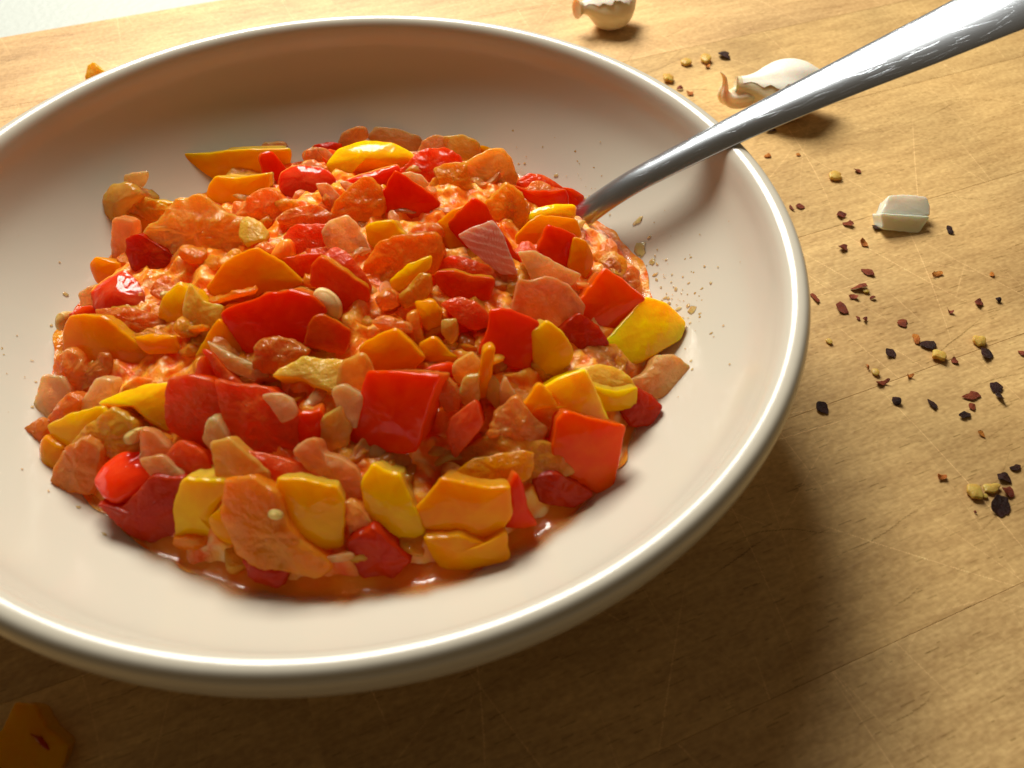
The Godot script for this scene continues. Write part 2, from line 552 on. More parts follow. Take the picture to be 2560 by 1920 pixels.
func make_sauce() -> void:
	# the pool of sauce that fills the bottom, its edge lapping the wall unevenly
	var v := PackedVector3Array()
	var c := PackedColorArray()
	var t := PackedInt32Array()
	var n := 220
	noise.frequency = 1.0
	var rows := 44
	for k in rows + 1:
		for i in n:
			var a := TAU * i / n
			var edge := 0.0800 + 0.0045 * pow(maxf(0.0, sin(a + 0.15)), 2.0) + 0.0022 * noise.get_noise_2d(cos(a) * 3.0, sin(a) * 3.0) + 0.0012 * noise.get_noise_2d(cos(a) * 11.0, sin(a) * 11.0 + 40.0)
			var r := edge * (0.35 + 0.65 * k / rows)
			var y := 0.0222 + 0.0006 * noise.get_noise_2d(r * cos(a) * 160.0, r * sin(a) * 160.0)
			var shore := smoothstep(edge - 0.009, edge, r)
			y = lerpf(y, bowl_height(r) + 0.0002, shore)
			v.append(Vector3(r * cos(a), y, r * sin(a)))
			c.append(lin(0.74, 0.12, 0.006).lerp(lin(0.80, 0.20, 0.01), clampf(0.5 + 1.6 * noise.get_noise_2d(r * cos(a) * 60.0, r * sin(a) * 60.0 + 90.0), 0, 1)).lerp(lin(0.84, 0.34, 0.03), shore * 0.7))
			c[-1].a = 1.0 - pow(shore, 2.0)
		if k:
			band(t, (k - 1) * n, k * n, n)
	var o := add("tomato_sauce", mesh_of(v, [t], c), [mats.sauce])
	o.set_meta("kind", "stuff")
	tag(o, "glossy orange red sauce pooled round the edge of the stew", "sauce")
	# the soft pulp between the pieces: a lumpy heap
	v = PackedVector3Array()
	c = PackedColorArray()
	t = PackedInt32Array()
	n = 420
	rows = 170
	for k in rows + 1:
		var share := sqrt(float(k) / rows) if k else 0.004
		for i in n:
			var a := TAU * i / n
			var r := share * (0.0795 + 0.0025 * noise.get_noise_2d(cos(a) * 4.0 + 9.0, sin(a) * 4.0))
			var x := r * cos(a)
			var z := r * sin(a)
			var big := noise.get_noise_2d(x * 90.0, z * 90.0)
			var lump := absf(noise.get_noise_2d(x * 120.0 + 70.0, z * 120.0))
			var fine := noise.get_noise_2d(x * 600.0, z * 600.0 + 30.0)
			var y := mound(r) - 0.0015 + 0.0026 * big + 0.0018 * (0.5 - lump) + 0.0002 * fine
			y = maxf(lerpf(y, 0.0205, smoothstep(0.90, 1.0, share)), bowl_height(r) + 0.0003)
			v.append(Vector3(x, y, z))
			var col := lin(0.90, 0.20, 0.012).lerp(lin(0.92, 0.36, 0.04), clampf(0.5 + 1.6 * noise.get_noise_2d(x * 150.0 + 20.0, z * 150.0), 0, 1))
			col = col.lerp(lin(0.84, 0.09, 0.006), clampf(1.4 * noise.get_noise_2d(x * 110.0, z * 110.0 + 60.0), 0, 1))
			c.append(col.lerp(lin(0.90, 0.48, 0.20), clampf(2.4 * noise.get_noise_2d(x * 240.0 + 11.0, z * 240.0) - 0.5, 0, 1)))
		if k:
			band(t, (k - 1) * n, k * n, n)
	o = add("tomato_pulp", mesh_of(v, [t], c), [mats.mush])
	o.set_meta("kind", "stuff")
	tag(o, "soft red orange tomato pulp showing between the chopped pieces", "tomato pulp")


func blob(v: PackedVector3Array, c: PackedColorArray, t: PackedInt32Array, at: Vector3, frame: Basis, size: Vector3, col: Color) -> void:
	var first := v.size()
	var n := 9
	var off := rng.randf() * 400.0
	for k in 5:
		var ph := PI * (0.08 + 0.84 * k / 4.0)
		for i in n:
			var a := TAU * i / n
			var q := Vector3(sin(ph) * cos(a), sin(ph) * sin(a), cos(ph))
			q *= 1.0 + 0.85 * noise.get_noise_3dv(q * 1.1 + Vector3(off, 0, 0))
			v.append(at + frame * (q * size))
			c.append(col)
		if k:
			band(t, first + k * n, first + (k - 1) * n, n)
	v.append(at + frame * Vector3(0, 0, size.z))
	v.append(at - frame * Vector3(0, 0, size.z))
	c.append(col)
	c.append(col)
	for i in n:
		t.append_array([v.size() - 2, first + (i + 1) % n, first + i])
		t.append_array([v.size() - 1, first + 4 * n + i, first + 4 * n + (i + 1) % n])


func make_crumbs() -> void:
	var v := PackedVector3Array()
	var c := PackedColorArray()
	var t := PackedInt32Array()
	noise.frequency = 1.0
	# soft scraps of tomato and onion wedged between the larger pieces
	var st := SurfaceTool.new()
	st.begin(Mesh.PRIMITIVE_TRIANGLES)
	var sorts := ["TM", "TO", "TA", "TO", "TA", "TO", "TR", "TM", "TA", "TB"]
	for i in 230:
		var r := 0.074 * sqrt(rng.randf())
		var a := rng.randf() * TAU
		var shape := PackedVector2Array()
		var n := rng.randi_range(6, 9)
		var size := rng.randf_range(2.6, 5.2)
		var long := rng.randf_range(0.9, 1.7)
		for k in n:
			shape.append(Vector2(cos(TAU * k / n) * long, sin(TAU * k / n)) * size * rng.randf_range(0.7, 1.2))
		var m := chunk(shape, rng.randf_range(1.2, 2.6), sorts[rng.randi() % sorts.size()], rng.randf_range(0.2, 0.9), rng.randf_range(-1.4, 1.6), 0.7)
		var turn := Basis(Vector3.UP, rng.randf() * TAU) * Basis(Vector3.RIGHT, -PI / 2 + rng.randf_range(-0.2, 0.8)) * Basis(Vector3.BACK, rng.randf() * TAU)
		var place := Transform3D(turn, Vector3(r * cos(a), maxf(mound(r) - 0.0012 + rng.randfn(0.0, 0.0009), bowl_height(r) + 0.0015), r * sin(a)))
		st.append_from(m, 0, place)
		st.append_from(m, 1, place)
	var scraps := add("soft_scraps", st.commit(), [mats.pulp])
	scraps.set_meta("kind", "stuff")
	tag(scraps, "soft scraps of tomato and onion wedged between the larger pieces", "vegetable scraps")
	# limp curls of cooked onion draped over the heap
	st = SurfaceTool.new()
	st.begin(Mesh.PRIMITIVE_TRIANGLES)
	for i in 46:
		var r := 0.068 * sqrt(rng.randf())
		var a := rng.randf() * TAU
		var long := rng.randf_range(3.4, 5.6)
		var shape := PackedVector2Array()
		for k in 10:
			shape.append(Vector2(cos(TAU * k / 10) * long, sin(TAU * k / 10) * long * 0.36 + 0.10 * long * cos(TAU * k / 5)) * rng.randf_range(0.88, 1.1))
		var m := chunk(shape, rng.randf_range(0.7, 1.1), ["OA", "OB"][i % 2], 0.2, rng.randf_range(0.6, 2.2), 0.6)
		var turn := Basis(Vector3.UP, rng.randf() * TAU) * Basis(Vector3.RIGHT, -PI / 2 + rng.randf_range(-0.3, 0.9)) * Basis(Vector3.BACK, rng.randf() * TAU)
		var place := Transform3D(turn, Vector3(r * cos(a), mound(r) + 0.0008 + rng.randfn(0.0, 0.0010), r * sin(a)))
		st.append_from(m, 0, place)
		st.append_from(m, 1, place)
	scraps = add("onion_shreds", st.commit(), [mats.onion])
	scraps.set_meta("kind", "stuff")
	tag(scraps, "thin limp curls of cooked onion draped among the pieces", "onion shreds")
	# oily specks thrown up the wall of the bowl, thickest below the spoon
	v = PackedVector3Array()
	c = PackedColorArray()
	t = PackedInt32Array()
	for i in 150:
		var a := rng.randfn(0.12, 0.20) if i < 100 else rng.randfn(-0.62, 0.22) if i < 130 else rng.randfn(3.0, 0.35)
		var high := absf(rng.randfn(0.0, 1.0))
		var r := 0.0815 + 0.0062 * high
		if r > 0.103:
			continue
		var y := bowl_height(r)
		var slope := (bowl_height(r + 0.001) - y) / 0.001
		var nrm := Vector3(-slope * cos(a), 1.0, -slope * sin(a)).normalized()
		var tan_ := nrm.cross(Vector3(cos(a), 0, sin(a))).normalized()
		var s := rng.randf_range(0.00009, 0.00030) * (1.7 if high < 0.4 else 1.0)
		if i % 7 == 0 and i < 100 and high < 1.1:
			s *= 4.0
		blob(v, c, t, Vector3(r * cos(a), y, r * sin(a)), Basis(tan_, nrm.cross(tan_), nrm), Vector3(s * rng.randf_range(0.8, 1.6), s * rng.randf_range(0.8, 1.8), s * 0.08), lin(1.0, 0.66, 0.18).lerp(lin(0.96, 0.46, 0.06), rng.randf()) * Color(1, 1, 1, 0.55))
	var o := add("sauce_splashes", mesh_of(v, [t], c), [mats.sauce])
	o.set_meta("kind", "stuff")
	tag(o, "fine oily orange splashes on the bowl wall above the stew", "splashes")


# ---------------------------------------------------------------- spoon
func make_spoon() -> void:
	var s := thing("spoon", "steel spoon leaning on the bowl's right rim with its handle rising to the upper right", "spoon", Vector3(0.1084, 0.0555, -0.0150))
	var path := [Vector3(0.060, 0.0130, -0.0285), Vector3(0.0707, 0.0262, -0.0255), Vector3(0.0805, 0.0360, -0.0227), Vector3(0.0910, 0.0440, -0.0198), Vector3(0.1084, 0.0566, -0.0148), Vector3(0.1284, 0.0700, -0.0092), Vector3(0.1468, 0.0817, -0.0040), Vector3(0.1640, 0.0926, 0.0009), Vector3(0.1810, 0.1010, 0.0057), Vector3(0.1990, 0.1075, 0.0108), Vector3(0.2100, 0.1102, 0.0138), Vector3(0.2150, 0.1110, 0.0151)]
	var wide := [Vector2(0.0062, 0.0011), Vector2(0.0051, 0.0012), Vector2(0.0047, 0.0013), Vector2(0.0047, 0.0014), Vector2(0.0052, 0.0014), Vector2(0.0065, 0.0013), Vector2(0.0081, 0.0012), Vector2(0.0094, 0.0011), Vector2(0.0100, 0.0010), Vector2(0.0106, 0.0010), Vector2(0.0086, 0.0010), Vector2(0.0012, 0.0006)]
	var spine := smooth_curve(path, 10)
	var sizes := smooth_curve(wide, 10)
	for i in spine.size():
		spine[i] -= s.position
	# convex above, flatter below, with thin rounded edges
	var section := func(a: float, _t: float) -> Vector2:
		var x := cos(a)
		var y := sin(a)
		x = signf(x) * pow(absf(x), 0.8)
		return Vector2(x, (1.0 * (1.0 - x * x) + 0.5 * absf(y)) if y >= 0.0 else -0.55 * pow(-y, 0.6))
	var up := Vector3(-0.605, 0.775, 0.05).normalized()
	add("handle", loft(spine, sizes, up, section, 56), [mats.steel], s)


# ---------------------------------------------------------------- garlic and onion on the board
func clove(g: Node3D, length: float, wide: float, tall: float, yaw: float) -> void:
	# lies along its own x, root end at -x
	var prof := [0.26, 0.30, 0.46, 0.72, 0.92, 1.0, 0.97, 0.84, 0.60, 0.32, 0.10]
	var spine := []
	var sizes := []
	for k in 41:
		var u := k / 40.0 * 10.0
		var i := mini(int(u), 9)
		var w: float = cubic_interpolate(prof[i], prof[i + 1], prof[maxi(i - 1, 0)], prof[mini(i + 2, 10)], u - i)
		w = maxf(w, 0.03)
		spine.append(Vector3((k / 40.0 - 0.5) * length, tall * 0.5 * (0.96 + 0.35 * (1.0 - w) * (1.0 if k < 20 else 0.7)), 0.10 * wide * sin(k / 40.0 * PI)))
		sizes.append(Vector2(wide * 0.5 * w, tall * 0.5 * w))
	var section := func(a: float, t: float) -> Vector2:
		var ridge := 1.0 + 0.10 * pow(maxf(0.0, cos(a - 1.9)), 6.0) - 0.05 * pow(maxf(0.0, cos(a - 0.9)), 4.0)
		return Vector2(cos(a), sin(a)) * (ridge + 0.012 * sin(a * 9.0 + t * 3.0))
	noise.frequency = 1.0
	var tone := func(a: float, t: float, _p: Vector3) -> Color:
		var vein := 0.5 + 0.5 * sin(a * 26.0 + 2.0 * sin(t * 5.0))
		return lin(0.80, 0.66, 0.44).lerp(lin(0.72, 0.55, 0.33), vein * 0.35 + 0.3 * noise.get_noise_2d(a * 3.0, t * 12.0))
	add("clove_body", loft(spine, sizes, Vector3.UP, section, 40, tone), [mats.garlic], g)
	# papery skin over the upper part with a torn lower edge
	var v := PackedVector3Array()
	var c := PackedColorArray()
	var t := PackedInt32Array()
	var m := 36
	for k in range(2, 40):
		for i in m + 1:
			var tear := 0.30 * noise.get_noise_2d(k * 0.14, 7.0) + 0.05 * noise.get_noise_2d(k * 0.35, 3.0)
			var near_edge := 0.62 + 0.30 * sin(k / 40.0 * PI) * 0.4 + tear + 0.35 * (0.5 - k / 40.0)
			var a := lerpf(near_edge, PI + 0.2, float(i) / m)
			var q: Vector2 = section.call(a, k / 40.0)
			var lift := 1.03 + 0.05 * pow(1.0 - float(i) / m, 6.0)
			v.append(spine[k] + Vector3(0, q.y * sizes[k].y * lift, q.x * sizes[k].x * lift))
			var vein := 0.5 + 0.5 * sin(a * 40.0 + sin(k * 0.3))
			c.append(lin(0.88, 0.86, 0.76).lerp(lin(0.84, 0.78, 0.66), vein * 0.4))
		if k > 2:
			for i in m:
				var p := (k - 2) * (m + 1) + i
				t.append_array([p, p + 1, p - m - 1, p + 1, p - m, p - m - 1])
	add("papery_skin", mesh_of(v, [t], c), [mats.garlic], g)
	g.rotation.y = yaw


func make_garlic() -> void:
	var g := thing("garlic_clove", "whole garlic clove with cut root end at the top edge, behind the bowl", "garlic", Vector3(0.1310, 0.0, -0.1845))
	clove(g, 0.0300, 0.0200, 0.0180, deg_to_rad(14))
	var ring := []
	var sizes := []
	for k in 5:
		ring.append(Vector3(-0.0142 - 0.0006 * k, 0.0112, 0.0004))
		sizes.append(Vector2(0.0026 + 0.0003 * k, 0.0030 + 0.0003 * k))
	var brown := func(_a: float, t: float, _p: Vector3) -> Color:
		return lin(0.80, 0.68, 0.48).lerp(lin(0.60, 0.38, 0.19), t)
	add("root_end", loft(ring, sizes, Vector3.UP, round_section, 24, brown), [mats.garlic], g)
	var h := thing("garlic_clove", "garlic clove with loose papery skin and curled dry tail, behind the spoon handle", "garlic", Vector3(0.1760, 0.0, -0.1015))
	clove(h, 0.0395, 0.0240, 0.0205, deg_to_rad(-8))
	var tail := smooth_curve([Vector3(-0.0135, 0.0095, 0.0015), Vector3(-0.0182, 0.0082, 0.0018), Vector3(-0.0218, 0.0078, 0.0015), Vector3(-0.0240, 0.0096, 0.0008), Vector3(-0.0240, 0.0126, 0.0), Vector3(-0.0246, 0.0154, -0.0006), Vector3(-0.0264, 0.0174, -0.0012)], 5)
	sizes = smooth_curve([Vector2(0.0046, 0.0042), Vector2(0.0040, 0.0038), Vector2(0.0031, 0.0029), Vector2(0.0022, 0.0022), Vector2(0.0011, 0.0013), Vector2(0.0007, 0.0008), Vector2(0.0002, 0.0003)], 5)
	var dry := func(a: float, t: float, _p: Vector3) -> Color:
		return lin(0.86, 0.74, 0.54).lerp(lin(0.60, 0.44, 0.24), clampf(t * 1.3 - 0.2, 0, 1) * 0.8 + 0.15 * sin(a * 7.0))
	var frill := func(a: float, t: float) -> Vector2:
		return Vector2(cos(a), sin(a)) * (1.0 + 0.16 * sin(a * 5.0 + t * 6.0))
	add("dry_tail", loft(tail, sizes, Vector3(0.4, 0.2, 1).normalized(), frill, 22, dry), [mats.garlic], h)
	# a shred of skin hanging down to the board
	var shred := smooth_curve([Vector3(-0.0085, 0.0045, 0.0085), Vector3(-0.0080, 0.0022, 0.0095), Vector3(-0.0072, 0.0004, 0.0100)], 6)
	var thin := smooth_curve([Vector2(0.0016, 0.0002), Vector2(0.0009, 0.0002), Vector2(0.0004, 0.0001)], 6)
	add("skin_shred", loft(shred, thin, Vector3(0, 0, 1), round_section, 10, dry), [mats.garlic], h)


func make_raw_onion() -> void:
	# a block of two stuck onion layers lying on its side
	var o := thing("onion_cube", "raw translucent white onion cube on the bare board at right", "onion", Vector3(0.1875, 0.0, -0.0270))
	for layer: Array in [
		[Vector3(0.1875, 0.0062, -0.0285), -2, 54, 6.5, [-6.9, 1.6, -9.3, -1.8, -5.5, -2.6, 8.5, -4.9, 9.2, -1.5, 8.6, 1.8, 1.4, 3.6, -5.9, 3.9]],
		[Vector3(0.1845, 0.0036, -0.0224), -2, 34, 7, [-8, -1, -2.2, -2.5, 5.6, -4.1, 7.9, -1.5, 9.8, 1.2, -4.6, 3.6, -8.6, 4.4]],
	]:
		var outline := PackedVector2Array()
		for i in range(0, layer[4].size(), 2):
			outline.append(Vector2(layer[4][i], layer[4][i + 1]))
		var p := add("onion_layer", chunk(outline, layer[3], "G", 0.3), [mats.raw, mats.raw], o)
		var h := Vector3(sin(deg_to_rad(layer[1])), 0, cos(deg_to_rad(layer[1])))
		var nrm := h * cos(deg_to_rad(layer[2])) + Vector3.UP * sin(deg_to_rad(layer[2]))
		var x := Vector3.UP.cross(h).normalized()
		p.transform = Transform3D(Basis(x, nrm.cross(x), nrm), layer[0] - o.position)


# ---------------------------------------------------------------- board and worktop
func make_board() -> void:
	var b := thing("cutting_board", "worn maple cutting board covered with fine knife marks", "cutting board")
	b.rotation.y = GRAIN
	var seams := [-0.2525, -0.1910, -0.1300, -0.0685, -0.0040, 0.0600, 0.1235, 0.1850, 0.2480]
	for k in seams.size() - 1:
		var lo: float = seams[k] + (0.00002 if k else 0.0)
		var hi: float = seams[k + 1] - 0.00002
		var left := -0.34
		var right := 0.44
		var ch := 0.00009 if k else 0.0012
		var v := PackedVector3Array()
		var uv := PackedVector2Array()
		var shift := Vector2(rng.randf(), rng.randf() * 0.3)
		# cross-section round the stave: top with eased edges, sides, bottom
		var cut := [Vector2(lo, -0.024), Vector2(lo, -ch), Vector2(lo + ch, 0), Vector2(hi - 0.00009, 0), Vector2(hi, -0.00009), Vector2(hi, -0.024)]
		var t := PackedInt32Array()
		for i in cut.size():
			for x: float in [left, right]:
				v.append(Vector3(x, cut[i].y, cut[i].x))
				uv.append(Vector2((x - left) / 0.52, (cut[i].x - cut[i].y + 0.26) / 0.52) + shift)
		var faces := []
		for i in cut.size():
			var j := (i + 1) % cut.size()
			faces.append(PackedInt32Array([i * 2, j * 2, i * 2 + 1, i * 2 + 1, j * 2, j * 2 + 1]))
		var all := PackedInt32Array()
		var flat_v := PackedVector3Array()
		var flat_uv := PackedVector2Array()
		for f: PackedInt32Array in faces:
			for q in f:
				all.append(flat_v.size())
				flat_v.append(v[q])
				flat_uv.append(uv[q])
		# end grain
		for e in 2:
			for i in range(1, cut.size() - 1):
				var tri := [0, i, i + 1] if e == 0 else [0, i + 1, i]
				for q: int in tri:
					all.append(flat_v.size())
					flat_v.append(v[q * 2 + e])
					flat_uv.append(Vector2(v[q * 2 + e].z, v[q * 2 + e].y) * 2.0)
		var m: StandardMaterial3D = mats.wood.duplicate()
		var tone := rng.randf_range(0.93, 1.0)
		m.albedo_color = Color(tone, tone * rng.randf_range(0.975, 1.0), tone * rng.randf_range(0.93, 1.0))
		add("stave", mesh_of(flat_v, [all], PackedColorArray(), flat_uv), [m], b)
	var w := BoxMesh.new()
	w.size = Vector3(3.0, 0.03, 3.0)
	var c := add("worktop", w, [mats.counter])
	c.position = Vector3(0, -0.0392, -0.4)
	c.set_meta("kind", "structure")
	tag(c, "white worktop under and beyond the cutting board", "worktop")


func make_strays() -> void:
	# pepper pieces that fell on the board
	var spots := [
		["yellow_pepper_chunk", "small yellow pepper piece on the board behind the bowl's back left rim", "YC", Vector3(-0.0870, 0.0055, -0.1780), 40.0, 5.0, [-5.5, -4.0, 5.5, -4.0, 4.6, 1.0, -1.0, 6.2, -3.8, 5.0]],
		["orange_pepper_chunk", "blurred orange pepper piece with a dark red spot, on the board at lower left", "YO", Vector3(-0.0815, 0.0070, 0.0865), 62.0, 6.0, [-9.0, -7.0, 7.5, -7.5, 8.5, -1.5, 4.0, 1.5, 1.0, 6.0, -3.4, 6.6, -5.0, 1.0, -9.0, -1.0]]]
	for s: Array in spots:
		var outline := PackedVector2Array()
		for i in range(0, s[6].size(), 2):
			outline.append(Vector2(s[6][i], s[6][i + 1]))
		var o := add(s[0], chunk(outline, s[5], s[2]), [kinds[s[2]].mf, kinds[s[2]].ms])
		var h := Vector3(-0.25, 0, 0.968)
		var nrm := h * cos(deg_to_rad(s[4])) + Vector3.UP * sin(deg_to_rad(s[4]))
		var x := Vector3.UP.cross(h).normalized()
		o.transform = Transform3D(Basis(x, nrm.cross(x), nrm), s[3])
		tag(o, s[1], "pepper", "pepper pieces fallen on the board")
		if s[2] == "YO":
			var spot := PackedVector2Array([Vector2(1.6, -0.4), Vector2(3.4, -2.2), Vector2(4.2, -3.4), Vector2(3.0, -3.2), Vector2(1.4, -1.6)])
			add("red_fleck", chunk(spot, 0.8, "TD", 0.2, 0.0, 0.3), [kinds.TD.mf, kinds.TD.ms], o).position = Vector3(1.5, 1.0, 1.1) * 0.001


func _ready() -> void:
	rng.seed = 4711
	noise.seed = 5
	noise.noise_type = FastNoiseLite.TYPE_SIMPLEX_SMOOTH
	noise.fractal_octaves = 2
	# camera
	var cam := Camera3D.new()
	cam.name = "camera"
	var lens := CameraAttributesPhysical.new()
	lens.frustum_focal_length = 25.734
	lens.frustum_focus_distance = 0.243
	lens.frustum_near = 0.01
	lens.frustum_far = 20.0
	lens.exposure_aperture = 16.0
	cam.attributes = lens
	add_child(cam)
	cam.fov = 50.0
	cam.near = 0.01
	cam.far = 20.0
	var forward := Vector3(0.16105, -0.76513, -0.62341)
	var up := Vector3(0.17785, 0.64382, -0.74422)
	cam.transform = Transform3D(Basis(forward.cross(up), up, -forward).orthonormalized(), Vector3(0.0, 0.18163, 0.16104))
	cam.current = true
	# the dim room, and the window that lights the table from the back left
	var around := WorldEnvironment.new()
	around.name = "surroundings"
	var e := Environment.new()
	e.background_mode = Environment.BG_COLOR
	e.background_color = Color(0.088, 0.062, 0.035).linear_to_srgb()
	e.tonemap_mode = Environment.TONE_MAPPER_LINEAR
	e.tonemap_exposure = 1.0
	e.sdfgi_enabled = true
	e.ssao_enabled = true
	e.ssil_enabled = true
	around.environment = e
	add_child(around)
	var window := AreaLight3D.new()
	window.name = "window_light"
	window.area_size = Vector2(0.33, 0.36)
	window.light_color = Color(1.0, 0.95, 0.84).linear_to_srgb()
	window.light_energy = 1.02
	window.area_range = 8.0
	window.shadow_enabled = true
	add_child(window)
	window.look_at_from_position(Vector3(0.0, 0.52, -0.53), Vector3(0.03, 0.02, 0.0))
	make_materials()
	make_board()
	make_bowl()
	make_sauce()
	make_crumbs()
	make_spoon()
	make_garlic()
	make_raw_onion()
	make_strays()
	piece("yellow_pepper_chunk", "long yellow pepper strip leaning on the shaded back wall of the bowl", "pepper", "YP", Vector3(-0.0336, 0.0254, -0.0734), -14, 20, 6, [-14.3, -0.4, -10.6, -4.9, -5.1, -10.9, 9.7, -5.7, 18.5, 1.4, 19.6, 6.1, 4.5, 5.7, -5.9, 4.4, -16.5, 4.3])
	piece("yellow_pepper_chunk", "olive yellow pepper chunk just below the long strip at the back", "pepper", "YP", Vector3(-0.0306, 0.0312, -0.0518), -24, 25, 6, [-8.3, -1.6, -6.6, -6.6, -3.2, -7.7, 1.1, -3.7, 7.4, -0.4, 9.7, 2.5, 9.7, 6.4, 1.6, 4.5, -4.5, 4.3, -7, 2.4])
	piece("red_pepper_chunk", "narrow upright red pepper wedge beside the long yellow strip", "pepper", "RP", Vector3(-0.0188, 0.0300, -0.0611), 11, 25, 6, [-3.1, -0.8, -3.4, -6.2, 0.5, -7.8, 4.4, -0.7, 2.6, 3.7, 1.3, 5.9, -2.4, 5.9])
	piece("tomato_skin", "round glossy dark red tomato piece like a cherry half", "tomato", "TS", Vector3(-0.0093, 0.0336, -0.0486), -14, 50, 9, [-6.9, -1.9, -4, -4.4, 1.8, -6.5, 8.7, -2.9, 8, 0.9, 4.8, 3.7, -0.6, 4.9, -4.8, 4.2, -7, 2])
	piece("onion_piece", "curved brown onion ring wrapped round the cherry red tomato", "onion", "OB", Vector3(-0.0049, 0.0376, -0.0338), -14, 45, 3, [-0.3, 1.9, -0.6, -0.5, -3.4, -2.4, -0.9, -4.7, 2.7, -4.1, 4, 1.3, 0.9, 4.3, -2.4, 4.2])
	piece("tomato_chunk", "dark red tomato scrap behind the glossy orange pepper curl", "tomato", "TD", Vector3(-0.0014, 0.0269, -0.0733), -14, 45, 6, [-2.9, -2, 0.3, -4.3, 3.1, -0.5, 3.8, 2.4, 0.3, 2.7, -4.6, 1.8])
	piece("onion_piece", "small pale onion bit left of the dark red tomato scrap", "onion", "OB", Vector3(-0.0067, 0.0282, -0.0692), -14, 30, 4, [-2.2, -1.7, 0.4, -2.7, 2.6, -0.3, 1.5, 2.8, -2.3, 1.9])
	piece("onion_piece", "pinkish onion flake standing highest at the back of the mound", "onion", "OB", Vector3(0.0067, 0.0264, -0.0800), -14, 25, 3, [-4.5, -1.9, -3.2, -3.6, 0.8, -2.1, 4.9, 0, 4, 3.2, 0.8, 3, -2.8, 1.3])
	piece("onion_piece", "little translucent onion flake on top of the long yellow strip", "onion", "OB", Vector3(-0.0179, 0.0266, -0.0803), -14, 30, 3, [-0.8, -2.1, 3.1, -1.4, 3.4, 0.3, 2.3, 1.5, -0.6, 1.1, -3.3, 1.5, -4.1, -0.8])
	piece("yellow_pepper_chunk", "bulging glossy orange yellow pepper curl with two bright highlights", "pepper", "YS", Vector3(0.0104, 0.0319, -0.0576), -19, 55, 8, [-10.2, -5.2, -7.4, -7.9, -3.9, -3.6, 4.4, -1.7, 10, -1.6, 13.3, 1.5, 11.7, 3.7, 6.4, 6.2, -2.1, 6.5, -9.7, 3.4, -12.7, -1.4], 3.5)
	piece("onion_piece", "shaded brown onion slab along the back edge", "onion", "OB", Vector3(0.0211, 0.0248, -0.0786), -14, 40, 5, [-7.9, -0, 1.1, -3.1, 5.9, -4.2, 8, -1.3, 6.5, 1, 0.5, 3, -6, 3.5, -8.2, 1.1])
	piece("onion_piece", "purplish onion slab beside the shaded back slab", "onion", "OB", Vector3(0.0311, 0.0262, -0.0688), -14, 40, 5, [-5.5, -3.7, 0.4, -2.5, 5.1, -0.7, 5.1, 2.9, 1.6, 4, -1.9, 2.6, -4.9, -2.6])
	piece("onion_piece", "bright peach onion piece crowning the back right of the mound", "onion", "OA", Vector3(0.0401, 0.0261, -0.0660), -14, 40, 4, [-4.8, 1.8, -3.2, -0.5, -1, -4.3, 1.4, -4.9, 5.8, -1.8, 5.6, 2, 1, 4.1, -4.9, 3.7])
	piece("orange_pepper_chunk", "small orange pepper corner behind the peach onion piece", "pepper", "OP", Vector3(0.0483, 0.0246, -0.0653), -4, 40, 4, [-2.8, -1.5, 1.5, -1.8, 4, -0.5, 0.1, 1.9, -2.8, 2])
	piece("onion_piece", "large amber onion square with a greenish middle", "onion", "OA", Vector3(0.0461, 0.0311, -0.0430), -9, 42, 7, [-7.8, -1.8, -3.4, -6.8, 1.2, -7.3, 5.3, -4.6, 6.3, -0.4, 5, 3.5, 2.8, 7.2, -0.8, 6.9, -8.5, 3.3])
	piece("tomato_chunk", "brown orange tomato cube left of the amber onion square", "tomato", "TA", Vector3(0.0334, 0.0338, -0.0399), -14, 50, 6, [-4.2, -0.3, -1.5, -4.4, 1, -4.7, 5.8, -3.3, 3.7, 0.5, 3.2, 4.5, -2.3, 4.4, -5.8, 3.3])
	piece("red_pepper_chunk", "large flat red pepper triangle near the back centre", "pepper", "RP", Vector3(0.0176, 0.0385, -0.0269), -6, 30, 8, [-4.4, 5.1, -6.4, 2.3, -7.6, -2.7, -3.7, -5.4, 0.7, -7.5, 6.4, -4.9, 8.7, -1.5, 6.4, 1.4, 1.9, 5, -2.1, 8.3])
	piece("tomato_chunk", "orange red tomato chunk behind the large red triangle", "tomato", "TR", Vector3(0.0279, 0.0329, -0.0478), -9, 48, 8, [-9, -0.3, -4.7, -3.8, -1, -7.5, 3.7, -6, 2.1, 0.2, 8.2, 1.3, 7.5, 3.6, 3.4, 6, -2.9, 5.3, -7.3, 1.2])
	piece("onion_piece", "pale pink onion sliver behind the red triangle edge", "onion", "ON", Vector3(0.0218, 0.0363, -0.0392), -9, 40, 3, [-1.8, -0.5, 1.4, -3.4, 3.6, -1.3, 1.7, 1.2, -1, 2.2, -3.9, 1.7])
	piece("red_pepper_chunk", "red pepper slab with rough pinkish top left of the spoon handle", "pepper", "RC", Vector3(0.0610, 0.0269, -0.0413), -4, 55, 7, [-3.7, -1.8, 2.4, -2.7, 7.2, -2.5, 4.7, -0.5, 1, 2.8, -3.6, 3.7, -8, 1])
	piece("red_pepper_chunk", "orange red pepper face under the rough pinkish slab", "pepper", "RP", Vector3(0.0574, 0.0298, -0.0311), 1, 28, 7, [-6.9, 0.9, -4.3, -3, 1, -3.8, 8.5, -3.3, 8.1, 1.1, 3.5, 1.3, -3.1, 2.4, -6.8, 4.4])
	piece("red_pepper_chunk", "dark red pepper end tucked against the spoon neck", "pepper", "RP", Vector3(0.0697, 0.0250, -0.0355), 1, 40, 5, [-2.1, -1.9, 1.6, -3.1, 3.4, -0.4, -0.1, 2.3, -2.8, 3.1])
